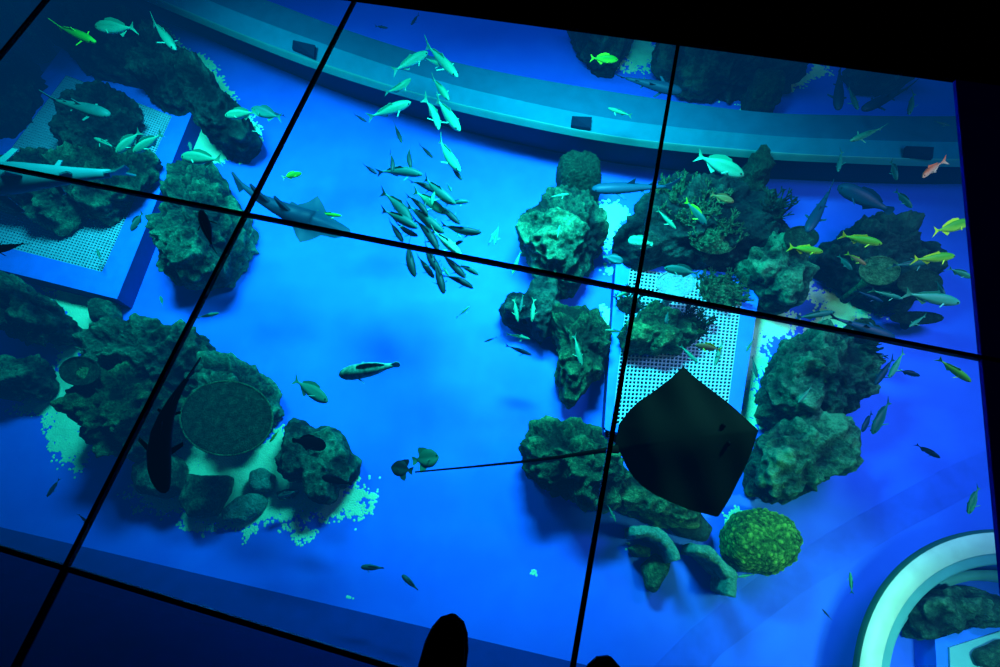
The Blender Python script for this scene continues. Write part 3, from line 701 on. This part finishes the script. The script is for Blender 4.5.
def kinds(k):
    """(part name, geometry) for each kind, nose at +x, unit length"""
    L = []
    if k in ('trevally', 'slim', 'snapper', 'grouper', 'surgeon'):
        hh, wd = {'trevally': (.245, .19), 'slim': (.18, .15), 'snapper': (.31, .16), 'grouper': (.30, .24), 'surgeon': (.46, .2)}[k]
        full = k in ('grouper', 'surgeon')
        L.append(('body', body_mesh(hh, wd, PROF_FULL if full else PROF, 0)))
        L.append(('tail_fin', plate2(ROUND if full else FORK)))
        h = hh/2
        if k == 'trevally' or k == 'slim':
            L.append(('dorsal_fin', plate2([(.12, h*.9), (.05, h+.055), (-.02, h+.02), (-.2, h*.62+.02), (-.27, h*.32+.01), (-.2, h*.45)])))
        else:
            L.append(('dorsal_fin', plate2([(.2, h*.85), (.15, h+.04), (0, h+.06), (-.15, h*.75+.05), (-.26, h*.4+.03), (-.26, h*.25), (-.05, h*.8)])))
        L.append(('anal_fin', plate2([(-.03, -h*.85), (-.08, -h-.045), (-.2, -h*.55-.015), (-.26, -h*.3), (-.15, -h*.5)])))
        for s in (-1, 1): L.append(('pectoral_fin', pect(.22, wd*.42, -.02, .13, .035, s)))
        for s in (-1, 1): L.append(('eye', ball((.43, s*wd*.27, hh*.1), .016)))
    elif k == 'batfish':
        L.append(('body', body_mesh(.72, .16, [(0, .08), (.04, .3), (.1, .55), (.22, .88), (.38, 1), (.55, .93), (.68, .6), (.76, .26), (.82, .15)], 0)))
        L.append(('tail_fin', plate2([(-.28, .05), (-.38, .13), (-.5, .17), (-.47, 0), (-.5, -.17), (-.38, -.13), (-.28, -.05)])))
        L.append(('dorsal_fin', plate2([(.15, .33), (0, .42), (-.2, .46), (-.26, .36), (-.22, .15), (-.1, .28)])))
        L.append(('anal_fin', plate2([(.05, -.3), (-.05, -.42), (-.22, -.48), (-.26, -.36), (-.22, -.12), (-.1, -.26)])))
        for s in (-1, 1): L.append(('pectoral_fin', pect(.2, .07, -.02, .14, .05, s)))
        for s in (-1, 1): L.append(('eye', ball((.42, s*.05, .06), .025)))
    elif k == 'shark':
        L.append(('body', body_mesh(.135, .165, [(0, .15), (.02, .45), (.07, .75), (.15, .95), (.27, 1), (.42, .88), (.55, .65), (.68, .42), (.8, .25), (.86, .2)], 0)))
        L.append(('tail_fin', plate2([(-.34, .02), (-.42, .05), (-.52, .13), (-.50, .07), (-.43, 0), (-.44, -.06), (-.39, -.03), (-.34, -.02)])))
        L.append(('dorsal_fin', plate2([(.12, .05), (.05, .10), (.005, .135), (.01, .05)])))
        L.append(('rear_dorsal_fin', plate2([(-.14, .03), (-.18, .055), (-.215, .07), (-.2, .02)])))
        for s in (-1, 1): L.append(('pectoral_fin', pect(.25, .05, -.02, .12, .06, s, .9, .3)))
        for s in (-1, 1): L.append(('pelvic_fin', pect(-.06, .03, -.02, .06, .035, s, .6, .2)))
        for s in (-1, 1): L.append(('eye', ball((.46, s*.045, .01), .008)))
    return L
MESHES = {}
def fish_meshes(kind, bend):
    key = (kind, bend)
    if key not in MESHES:
        L = []
        for nm, (vs, fs) in kinds(kind):
            v2 = []
            for x, y, z in vs:
                v2.append((x, y + bend*(x*x - .08), z))
            L.append((nm, mesh(kind+'_'+nm, v2, fs, nm in ('body', 'eye'))))
            L[-1][1].materials.append(FM['teal'])
        MESHES[key] = L
    return MESHES[key]
def place(root, h, t, z, side=0.0, dz=0.0):
    H = P(h[0], h[1], z+dz/2); Tl = P(t[0], t[1], z-dz/2)
    f = (H-Tl); L = f.length; f.normalize(); c = (H+Tl)/2
    up = (Vector((0, 0, 1)) - f*f.z).normalized()
    view = (Vector((0, 0, HC)) - c).normalized()
    # screen-up component perpendicular to view and axis
    U = view.cross(f).normalized()
    if U.dot(-DOWN) < 0: U = -U
    a_ = side*math.pi/2
    base = (view - f*view.dot(f)).normalized()
    up2 = (up.lerp(U, 0) if side == 0 else (base*math.cos(a_) + U*math.sin(a_)).normalized())
    y = up2.cross(f).normalized()
    m_ = Matrix((f, y, up2)).transposed().to_4x4()
    root.matrix_world = Matrix.Translation(c) @ m_ @ Matrix.Scale(L, 4)
    return root
def fish(h, t, z, label, kind='trevally', m='teal', side=0.0, bend=0.0, group=None, fin=None, name=None, cat='fish', dz=0.0):
    if m != 'black' and z > 1.0: z = 1.0 + (z-1.0)*.5
    nm = name or {'trevally': 'trevally', 'slim': 'slim_fish', 'snapper': 'snapper', 'grouper': 'grouper', 'surgeon': 'surgeonfish', 'batfish': 'batfish', 'shark': 'shark'}[kind]
    root = empty(nm, (0, 0, 0)); place(root, h, t, z, side, dz)
    tag(root, label, cat, group)
    for pn, me in fish_meshes(kind, bend):
        o = bpy.data.objects.new(pn, me); C.objects.link(o); o.parent = root
        o.material_slots[0].link = 'OBJECT'
        o.material_slots[0].material = FM['black'] if pn == 'eye' else (FM[fin] if fin and pn.endswith('fin') else FM[m])
    return root
TG = 'teal fish loosely gathered over the curved beam'
SG = 'dark fish of the dense school above the bright bed'
# --- loose group over the beam (pixel positions)
fish((428,52),(392,72), 2.6, 'bright teal fish at the top of the loose group, nose reaching the slanting pair', m='silver', side=.6, group=TG)
fish((458,77),(425,43), 2.6, 'long bright fish slanting down right, topmost of the loose group over the beam', 'slim', 'silver', side=.4, group=TG)
fish((446,67),(424,58), 2.5, 'short pale fish tucked under the topmost slanting fish of the loose group', m='silver', side=.4, group=TG)
fish((412,80),(385,94), 2.5, 'teal fish with dark head on the bright beam rim', m='teal', side=.5, bend=.4, group=TG)
fish((411,102),(367,118), 2.6, 'teal fish with raised fin below the beam rim, lowest left of the loose group', m='silver', side=.5, group=TG)
fish((449,100),(432,77), 2.5, 'yellow-tinged teal fish diving across the beam rim, right side of loose group', m='teal', side=.3, group=TG)
fish((441,130),(425,97), 2.6, 'slim bright fish diving just left of the broad bright one below the beam', 'slim', 'silver', side=.5, bend=-.3, group=TG)
fish((460,131),(436,98), 2.6, 'broad bright teal fish diving below the beam rim', m='silver', side=.4, group=TG)
fish((459,172),(438,138), 2.6, 'bright teal fish diving between the loose group and the dense school', m='silver', side=.4, bend=.2, group=TG)
fish((462,180),(450,165), 2.4, 'small dark fish under the belly of the lowest bright diving fish', m='dark')
fish((367,122),(354,114), 1.6, 'tiny hazy blue fish left of the loose group', 'slim', 'shade')
fish((402,143),(394,123), 1.6, 'small dark upright fish between the loose group and the dense school', 'slim', 'dark')
fish((433,158),(419,144), 1.6, 'small dark slanting fish right above the dense school', 'slim', 'dark')
# --- dense school
S = [((423,173),(376,171),'long teal fish heading right along the top of the dense school',.3,'dim'),
 ((377,174),(363,164),'faint little fish at the upper left edge of the dense school',0,'shade'),
 ((393,172),(391,152),'thin dark fish standing upright behind the left top fish of the school',0,'dark'),
 ((410,168),(409,146),'thin dark fish standing upright behind the right half of the top fish of the school',0,'dark'),
 ((438,192),(410,180),'dark thick fish just below the long top fish of the school',0,'dark'),
 ((454,205),(423,177),'pale-backed fish slanting down right near the top right of the school',.3,'dim'),
 ((469,201),(445,204),'small dark fish with its tail to the right at the right side of the school',.3,'dim'),
 ((446,214),(413,190),'fish with bright flank in the upper middle of the dense school',.4,'teal'),
 ((429,214),(407,194),'dark fish half behind the bright-flanked one of the school',0,'dark'),
 ((460,224),(436,202),'dark fish slanting steeply at the right middle of the school',0,'dark'),
 ((414,223),(382,190),'teal fish slanting down right at the upper left of the school',.3,'dim'),
 ((418,228),(381,209),'thick teal fish heading right at the left middle of the school',.3,'dim'),
 ((417,237),(394,222),'dark fish directly below the thick teal one at left middle of the school',0,'dark'),
 ((444,233),(406,204),'long dark fish in the centre of the dense school',.2,'dim'),
 ((481,234),(440,225),'dark thick fish pointing right at the rightmost side of the school',.2,'dark'),
 ((403,242),(389,220),'short dark fish at the lower left edge of the school above the seam',0,'dark'),
 ((440,249),(414,217),'long dark fish slanting down right just above the horizontal seam',0,'dark'),
 ((461,255),(431,229),'speckled teal fish crossing the seam right of the school centre',.2,'mottle'),
 ((461,238),(455,231),'tiny bright fish glimpsed at the right of the school',.2,'silver'),
 ((463,240),(447,250),'teal fish half hidden over the seam at the right of the school',.2,'dim'),
 ((413,277),(408,238),'dark fish diving straight down below the seam, leftmost of the school bottom',0,'dark'),
 ((434,278),(417,255),'short dark fish slanting down second from left below the seam',0,'dark'),
 ((440,275),(423,240),'dark slender fish passing under the seam, beside the longest diving fish',0,'dark'),
 ((444,294),(434,258),'dark fish diving deepest, lowest of the whole school',0,'dark'),
 ((466,278),(440,252),'thick dark fish slanting down right below the seam',0,'dark'),
 ((479,274),(456,264),'teal-grey fish pointing right just below the seam, rightmost of the school bottom',.2,'dim'),
 ((474,287),(442,274),'dark fish pointing right beneath the others, lower right of the school',0,'dark'),
 ((449,276),(441,264),'small bright fish glimpsed between the lower right fish of the school',.3,'silver'),
 ((452,192),(446,182),'small fish tail glimpsed at the upper right inside the school',0,'dim'),
 ((431,205),(436,188),'small teal fish standing between the bright-flanked and pale-backed ones',0,'teal')]
rz = random.Random(4)
for i, (h, t, lb, sd, mm) in enumerate(S):
    fish(h, t, 2.3 + .35*(i % 3) + rz.uniform(-.05, .05), lb, 'trevally', mm, side=sd+.15, bend=rz.choice((-.25, 0, .25)), group=SG)
# --- open water singles
fish((302,173),(282,178), 2.2, 'small yellow-green fish beside the first vertical seam', 'snapper', 'yellow', side=.9, fin='yfin')
fish((342,216),(318,213), 2.0, 'small green fish swimming over the snout of the wedgefish', 'slim', 'yellow', side=.6)
fish((498,229),(488,245), 1.8, 'small bright fish standing diagonally right of the dense school', 'slim', 'silver')
fish((470,306),(456,318), 1.6, 'tiny bright fish on open blue below the dense school', 'slim', 'silver')
fish((339,375),(400,364), 2.6, 'mottled grey-green grouper swimming left in the middle of open blue', 'grouper', 'mottle', side=.35)
fish((328,402),(293,379), 2.0, 'pale teal fish slanting down right, casting a shadow, beside the mottled grouper', 'snapper', 'silver', side=.8)
fish((484,342),(497,337), 1.0, 'tiny dark fish on the open bed left of the centre reef', 'slim', 'dark')
fish((439,457),(412,461), 2.6, 'larger round green batfish at the tip of the ray tail', 'batfish', 'teal', side=1.0)
fish((391,467),(413,471), 2.7, 'smaller darker batfish at the tip of the ray tail', 'batfish', 'dark', side=1.0)
fish((326,446),(292,440), 1.3, 'dark oval fish hovering over the lobed rock', 'surgeon', 'black', side=.6)
fish((322,477),(352,484), .8, 'dark fish at the lower right of the lobed rock', 'grouper', 'black', side=.3)
fish((277,497),(297,491), .35, 'dark green fish resting on gravel left of the lobed rock', 'grouper', 'dim', side=.3)
fish((270,442),(279,430), .6, 'small yellowish fish between the table coral and the lobed rock', 'snapper', 'yellow', side=.3)
fish((361,567),(384,568), .8, 'small dark fish pointing left near the bottom, left of the shoe', 'grouper', 'dim', side=.2)
fish((402,575),(418,590), .8, 'small dark fish slanting down right, nearest above the shoe', 'grouper', 'dim', side=.2)
fish((47,497),(60,478), .7, 'small dim fish on dark blue bed at the lower left', 'snapper', 'dim', side=.3)
fish((89,524),(78,514), 1.2, 'tiny dark fish half hidden behind the first vertical seam near its lower crossing', 'slim', 'black')
fish((201,210),(213,250), 3.4, 'black fish hanging head up over the tall lumpy boulder', 'trevally', 'black', name='snapper')
fish((219,313),(196,318), 1.4, 'small green fish right of the first seam below the tall boulder', 'slim', 'teal', side=.3)
fish((160,296),(163,305), 1.0, 'small bright fish under the tall lumpy boulder, left of the first seam', 'snapper', 'teal', side=.5)
fish((131,231),(143,212), .9, 'small teal fish over the right kerb of the left grating', 'snapper', 'dim', side=.6)
fish((97,249),(101,261), .5, 'tiny white fish on the lattice of the left grating', 'slim', 'silver', side=.3)
fish((-14,252),(27,243), 3.0, 'dark fish tail poking in from the left edge over the left grating', 'trevally', 'black', side=.2, name='snapper')
# top left
fish((96,42),(55,25), 2.6, 'thin bright yellow-green fish over the largest top left boulder', 'slim', 'yellow', side=.3, fin='yfin')
fish((95,27),(136,28), 2.6, 'pale teal fish pointing left at the top of the largest top left boulder', 'snapper', 'teal', side=.8)
fish((176,50),(152,20), 2.2, 'bright teal fish along the right edge of the largest top left boulder', 'slim', 'silver', side=.3)
fish((225,116),(257,112), 2.3, 'bright green fish pointing left over the shaded end rock', 'snapper', 'teal', side=.9)
fish((251,109),(282,118), 2.0, 'teal fish pointing left right of the shaded end rock', 'snapper', 'dim', side=.9)
fish((268,112),(285,116), 1.6, 'small dim fish farthest right beside the shaded end rock', 'slim', 'shade', side=.4)
fish((262,136),(250,118), 1.9, 'small speckled fish hanging down at the right end of the shaded end rock', 'slim', 'mottle', side=.3)
fish((181,157),(222,160), 2.2, 'bright green fish pointing left above the tall lumpy boulder', 'snapper', 'teal', side=.85)
fish((189,142),(192,152), 1.8, 'small teal fish upright above the tall lumpy boulder', 'snapper', 'dim', side=.4)
fish((116,153),(141,131), 1.9, 'left bright fish of the pair over the left grating', 'snapper', 'teal', side=.7)
fish((133,153),(163,133), 1.9, 'right bright fish of the pair over the left grating', 'snapper', 'teal', side=.7)
fish((94,138),(116,148), 1.6, 'small pale fish just left of the pair over the left grating', 'slim', 'silver', side=.3)
fish((110,115),(48,98), 2.0, 'dim grey-teal shark above the upper half of the left grating', 'shark', 'dim', side=.0, cat='shark')
fish((-70,182),(140,172), 2.9, 'long pale shark entering from the left edge across the left grating', 'shark', 'pale', side=.15, cat='shark')
# black shark silhouette over left reef
fish((150,492),(188,362), 3.3, 'black shark silhouette beside the first vertical seam over the left centre reef', 'shark', 'black', side=.1, bend=.5, cat='shark')
# right area
fish((608,108),(632,116), 2.0, 'teal striped fish over the beam left of the second vertical seam', 'slim', 'teal', side=.5)
fish((618,60),(590,58), 2.0, 'yellow-green fish in front of the top edge rock left of the second seam', 'snapper', 'yellow', side=.8, fin='yfin')
fish((682,92),(617,76), 1.5, 'dark shark-like fish crossing the second seam behind the beam', 'shark', 'shade', side=.1, cat='shark')
fish((388,28),(375,26), 1.2, 'left of two tiny hazy fish beyond the beam at the top', 'slim', 'shade')
fish((411,25),(419,14), 1.2, 'right of two tiny hazy fish beyond the beam at the top', 'slim', 'shade')
fish((744,176),(696,155), 2.5, 'bright pale fish pointing right above the huge reef mass', 'snapper', 'silver', side=.8)
fish((569,194),(549,197), 1.6, 'small pale pink-edged fish left of the bushy coral head', 'slim', 'silver', side=.5)
fish((560,225),(557,240), 1.6, 'small bright fish upright on the tall centre boulder', 'slim', 'teal')
fish((592,189),(678,186), 1.7, 'hazy grey shark behind the second vertical seam, above the huge reef', 'shark', 'shade', side=.6, cat='shark')
fish((494,245),(499,224), 1.9, 'thin bright fish left of the tall centre boulder', 'slim', 'teal')
fish((512,275),(521,250), 1.9, 'bright green fish crossing the horizontal seam left of the tall centre boulder', 'slim', 'teal', side=.3)
fish((518,322),(514,298), 1.6, 'left bright fish of the pair over the tucked dark rock', 'slim', 'teal', side=.5)
fish((532,322),(534,298), 1.6, 'right bright fish of the pair over the tucked dark rock', 'slim', 'teal', side=.5)
fish((520,312),(523,294), 1.4, 'dim fish between the bright pair over the tucked dark rock', 'slim', 'dim', side=.3)
fish((530,339),(506,334), .9, 'small teal fish just below the tucked dark rock', 'slim', 'teal', side=.3)
fish((532,355),(505,345), .7, 'dark slim fish near the bed below the tucked dark rock', 'slim', 'shade', side=.3)
fish((582,366),(574,334), 1.6, 'bright slender fish upright over the narrow tapering reef rock', 'slim', 'teal', side=.4)
fish((628,240),(653,244), 1.8, 'pale round fish touching the second vertical seam', 'surgeon', 'silver', side=.9, name='angelfish')
fish((623,262),(603,256), 1.3, 'pale curved fish left of the second seam over open blue', 'surgeon', 'pale', side=.8, name='angelfish')
fish((616,297),(638,287), 1.6, 'small green fish just below the horizontal seam crossing, left side', 'slim', 'teal', side=.4)
fish((676,229),(657,209), 1.9, 'slim teal fish slanting over the left of the huge reef mass', 'slim', 'teal', side=.4)
fish((707,225),(685,200), 2.1, 'green fish with bright yellow tail over the huge reef mass', 'snapper', 'dim', side=.4, fin='yfin')
fish((734,202),(711,194), 2.1, 'small reddish-brown fish over the huge reef mass', 'snapper', 'brown', side=.8)
fish((664,268),(700,274), 1.5, 'long green fish above the pale bowl coral', 'snapper', 'dim', side=.7)
fish((695,345),(722,350), 1.3, 'small yellow-brown fish over the right grating beside the ray', 'snapper', 'brown', side=.6, fin='yfin')
fish((698,363),(680,345), 1.2, 'pale blue fish over the right grating just above the ray', 'slim', 'silver', side=.5)
fish((715,366),(723,340), 1.1, 'pale green fish upright at the right side of the right grating', 'slim', 'silver', side=.4)
fish((666,324),(668,312), .9, 'teal fish over the low coral mound on the right grating', 'surgeon', 'dim', side=.3)
fish((605,330),(625,332), 1.2, 'small teal fish left of the second seam at the grating edge', 'slim', 'teal', side=.4)
fish((746,352),(754,338), 1.0, 'small green fish beside the right kerb of the right grating', 'slim', 'teal', side=.3)
fish((757,378),(752,356), .9, 'dim fish in gravel left of the right column', 'slim', 'dim', side=.3)
# far right
fish((850,141),(884,127), 2.3, 'thin pale fish pointing down left across the beam', 'slim', 'teal', side=.2)
fish((838,172),(842,150), 2.0, 'teal fish hanging down at the beam rim', 'slim', 'dim', side=.4)
fish((920,178),(945,160), 2.7, 'orange and white fish near the right edge of the glass', 'slim', 'orange', side=.7, bend=.4)
fish((858,110),(848,86), 2.0, 'pale fish pointing down behind the beam at the top right', 'slim', 'dim', side=.3)
fish((909,115),(914,92), 2.0, 'pale fish pointing down behind the beam nearest the right edge', 'slim', 'dim', side=.4)
fish((838,110),(840,66), 1.3, 'hazy dark shark pointing down behind the beam', 'shark', 'shade', side=0, cat='shark')
fish((862,110),(912,86), 1.3, 'hazy dark shark slanting behind the beam at the top right', 'shark', 'shade', side=0, cat='shark')
fish((950,126),(934,121), 2.0, 'tiny dim fish on the beam at the right edge', 'slim', 'dim', side=.3)
fish((897,180),(891,160), 2.0, 'teal fish just below the beam rim left of the orange one', 'snapper', 'dim', side=.4)
fish((838,186),(893,212), 1.8, 'large dark hazy grouper above the far right reef', 'grouper', 'shade', side=.7)
fish((807,232),(832,186), 1.6, 'hazy dark shark pointing down left between the two right reefs', 'shark', 'shade', side=.1, cat='shark')
fish((912,208),(895,190), 2.0, 'dim green fish slanting below the beam, above the right yellow fish', 'snapper', 'dim', side=.5)
fish((823,252),(788,247), 2.6, 'bright yellow-green fish pointing right above the right end of the huge reef mass', 'trevally', 'yellow', side=.8, fin='yfin', name='fusilier')
fish((882,244),(840,235), 2.6, 'long yellow fish pointing right over the top of the far right reef', 'trevally', 'yellow', side=.6, fin='yfin', name='fusilier')
fish((866,265),(846,253), 2.2, 'small orange-brown fish over the left of the far right reef', 'trevally', 'brown', side=.6, fin='yfin')
fish((970,222),(933,232), 2.7, 'bright yellow-green fish cut by the right edge of the glass', 'snapper', 'yellow', side=.7, fin='yfin')
fish((955,256),(912,260), 2.6, 'slim bright green fish below the one cut by the right edge', 'trevally', 'yellow', side=.6, fin='yfin', name='fusilier')
fish((972,278),(948,268), 2.4, 'small green fish at the right edge above the horizontal seam', 'snapper', 'teal', side=.6)
fish((960,303),(903,293), 2.5, 'large bright pale fish pointing right beside the far right reef', 'trevally', 'silver', side=.7)
fish((945,297),(936,280), 2.0, 'dim fish upright beside the dark oval plate coral', 'snapper', 'dim', side=.4)
fish((932,261),(890,266), 1.9, 'dim long fish across the far right reef', 'slim', 'dim', side=.3)
fish((903,299),(870,290), 2.1, 'teal and yellow fish at the bottom of the far right reef', 'slim', 'teal', side=.5)
fish((883,302),(855,290), 1.6, 'pale blue fish at the lower left of the far right reef', 'slim', 'shade', side=.5)
fish((852,270),(838,255), 1.6, 'faint grey fish over the left side of the far right reef', 'snapper', 'dim', side=.5)
fish((835,312),(795,318), 1.8, 'long grey-blue fish behind the horizontal seam right of the grating', 'slim', 'dim', side=.5)
fish((895,338),(828,316), 1.9, 'large hazy grey fish lying along the horizontal seam at the right', 'shark', 'shade', side=.3, cat='shark')
fish((909,327),(926,315), 1.5, 'small pale fish in front of the thin flat dark plate', 'slim', 'teal', side=.3)
fish((889,378),(904,351), 1.9, 'teal fish slanting beside the right column', 'slim', 'teal', side=.3)
fish((875,385),(894,357), 1.5, 'dim blue fish behind the slanting teal one beside the right column', 'slim', 'shade', side=.3)
fish((920,376),(898,370), 1.2, 'small hazy dark fish right of the slanting pair', 'snapper', 'shade', side=.5)
fish((971,382),(937,358), 2.4, 'bright green fish slanting down right near the right edge', 'trevally', 'yellow', side=.5, name='fusilier')
fish((872,434),(890,400), 1.8, 'dim teal fish pointing down left, right of the right column', 'snapper', 'dim', side=.3)
fish((862,432),(872,412), .6, 'dark hazy fish behind the dim teal one right of the column', 'snapper', 'shade', side=.3)
fish((940,458),(915,444), 1.0, 'hazy dark fish over the darker band at the right', 'snapper', 'shade', side=.4)
fish((798,403),(812,386), 1.8, 'small pale blue fish on the upper boulder of the right column', 'slim', 'silver', side=.3)
fish((968,514),(979,486), 2.0, 'teal fish pointing down left above the round ring', 'snapper', 'teal', side=.3)
fish((850,572),(852,594), 1.6, 'small green upright fish left of the round ring', 'slim', 'teal', side=.5)
fish((822,609),(832,620), .7, 'tiny hazy fish on the blue bed left of the round ring', 'slim', 'shade')
fish((616,522),(608,505), .6, 'small green fish beside the second seam above the left broken sponge', 'slim', 'teal', side=.3)
fish((738,577),(755,574), .5, 'small pale fish at the foot of the brain coral', 'slim', 'silver', side=.3)

# ------------------------------------------------------------------ rays
def flat_animal(name, label, outline, head, tail, z, thick, m, cat, droop=0.0):
    """disc of a ray from its outline; ridge raised along its body axis"""
    H = P(head[0], head[1], z); T_ = P(tail[0], tail[1], z); c = (H+T_)/2; f = (H-T_).normalized()
    root = empty(name, c); tag(root, label, cat)
    pts = [P(x, y, z)-c for x, y in outline]
    n = 96
    n = 200; cx, cy, rad = resample([Vector((p.x, p.y, 0)) for p in pts], n, False)
    g = Vector((cx, cy, 0)); vs = []; fs = []; rings = 16
    fy = Vector((-f.y, f.x, 0)); wmax = max(abs((p-g).dot(fy)) for p in pts)
    for side in (1, -1):
        for j in range(rings):
            s = 1 - j/rings
            for k in range(n):
                th = 2*math.pi*k/n; p = g + Vector((math.cos(th), math.sin(th), 0))*rad[k]*s
                lat = abs((p-g).dot(fy))/wmax
                zz = side*thick*(1-s**2.2)*(.1+.9*math.exp(-6*lat*lat)) - droop*lat*lat
                zz += .008*math.sin(p.x*25+p.y*12)*s
                vs.append((p.x, p.y, zz))
    for sd in (0, 1):
        b0 = sd*rings*n
        for j in range(rings-1):
            for k in range(n):
                q = (b0+j*n+k, b0+j*n+(k+1) % n, b0+(j+1)*n+(k+1) % n, b0+(j+1)*n+k); fs.append(q if sd == 0 else q[::-1])
        fs.append([b0+(rings-1)*n+k for k in range(n)] if sd == 0 else [b0+(rings-1)*n+k for k in range(n)][::-1])
    for k in range(n): fs.append((k, rings*n+k, rings*n+(k+1) % n, (k+1) % n))
    link('body', mesh('body', vs, fs), FM[m], root)
    return root, c, f, fy
ray, c, f, fy = flat_animal('stingray', 'large black spotted stingray spread below the glass in front of the right grating',
    [(685,364),(697,376),(715,392),(735,409),(759,430),(752,450),(743,473),(732,497),(719,517),(709,514),(690,509),(671,502),(656,495),(643,486),(634,477),(627,467),(620,452),(614,450),(616,440),(619,424),(628,412),(638,402),(648,395),(660,386),(671,378)],
    (758,432), (610,450), 3.35, .05, 'ray', 'ray', .03)
tp = [P(x, y, z) - c for x, y, z in ((618,449,3.35),(600,451,3.35),(560,457,3.33),(520,462,3.30),(470,467,3.27),(415,472,3.25))]
B = MB(); B.tube(tp, [.022, .012, .009, .007, .0055, .004], 8); B.build('tail', FM['ray'], ray, True)
B = MB(); B.tube([P(604,428,3.3)-c, P(608,434,3.3)-c, P(618,440,3.32)-c], [.008, .02, .02], 8); B.build('pelvic_fin', FM['ray'], ray, True)
for s in (-1, 1):
    vs, fs = ball(tuple(f*.20 + fy*.045*s + Vector((0, 0, .035))), .012, 10, 7); link('eye', mesh('eye', vs, fs), FM['black'], ray)
wed, c, f, fy = flat_animal('wedgefish', 'hazy blue-grey wedgefish with pointed snout gliding right of the first vertical seam',
    [(350,229),(351,236),(336,238),(321,236),(312,239),(300,243),(296,236),(292,226),(278,213),(282,208),(292,201),(298,205),(308,201),(318,196),(323,204),(328,215)],
    (351,233), (280,210), 1.5, .07, 'shade', 'ray')
tp = [P(x, y, 1.5) - c for x, y in ((312,222),(292,214),(275,206),(258,197),(246,188),(238,180))]
B = MB(); B.tube(tp, [.12, .10, .075, .05, .03, .01], 10); B.build('tail', FM['shade'], wed, True)
for (x, y) in ((296, 216), (272, 204)):
    a_ = P(x, y, 1.55)-c; b_ = P(x-14, y-7, 1.55)-c; t_ = P(x-22, y-20, 1.72)-c
    B = MB(); q = Vector((.008, .01, 0)); B.add([a_-q, b_-q, t_-q, a_+q, b_+q, t_+q], [(0,1,2),(5,4,3),(0,3,4,1),(1,4,5,2),(2,5,3,0)]); B.build('dorsal_fin', FM['shade'], wed)
B = MB(); a_ = P(246,188,1.5)-c; q = Vector((.006, .01, 0)); b_ = P(232,172,1.6)-c; t_ = P(240,192,1.45)-c; B.add([a_-q, b_-q, t_-q, a_+q, b_+q, t_+q], [(0,1,2),(5,4,3),(0,3,4,1),(1,4,5,2),(2,5,3,0)]); B.build('tail_fin', FM['shade'], wed)
# ------------------------------------------------------------------ photographer's shoes standing on the glass
def shoe(toe, label, ang, z=GZ):
    T_ = P(toe[0], toe[1], z+.05); root = empty('shoe', (T_.x, T_.y, z)); root.rotation_euler = (0, 0, ang); tag(root, label, 'shoe', 'pair of black shoes on the glass')
    # local: toe at 0, heel at -y
    L = .29; secs = [(0.0, .004, .035), (.012, .024, .045), (.035, .036, .055), (.07, .044, .062), (.12, .047, .075), (.17, .042, .10), (.22, .038, .115), (.27, .036, .12), (.29, .03, .10)]
    vs = []; fs = []; n = 16
    for (d_, wv, ht) in secs:
        for k in range(n):
            a_ = 2*math.pi*k/n; u = math.cos(a_); v = math.sin(a_)
            vs.append((wv*1.12*math.copysign(abs(u)**.75, u), -d_, .02 + (ht-.02)*.5*(1+math.copysign(abs(v)**.8, v))))
    for j in range(len(secs)-1):
        for k in range(n): fs.append((j*n+k, (j+1)*n+k, (j+1)*n+(k+1) % n, j*n+(k+1) % n))
    fs += [list(range(n)), [(len(secs)-1)*n+k for k in range(n)][::-1]]
    link('upper', mesh('upper', vs, fs), MT['shoe'], root)
    B = MB(); pl = [(wv*1.2, -d_+.004) for d_, wv, _ in secs] + [(-wv*1.2, -d_+.004) for d_, wv, _ in secs[::-1]]
    B.prism(pl, 0, .024); B.build('sole', MT['shoe'], root)
    B = MB()
    for k in range(4): B.tube([Vector((-.02, -.10-.022*k, .072+.012*k)), Vector((0, -.105-.022*k, .084+.012*k)), Vector((.02, -.10-.022*k, .072+.012*k))], [.003]*3, 6)
    B.build('laces', MT['shoe'], root, True)
    return root
shoe((451, 617), 'black shoe toe on the glass at the bottom edge, larger one left of the seam', .05)
shoe((612, 661), 'black shoe toe just peeking in at the bottom edge right of the seam', -.12)
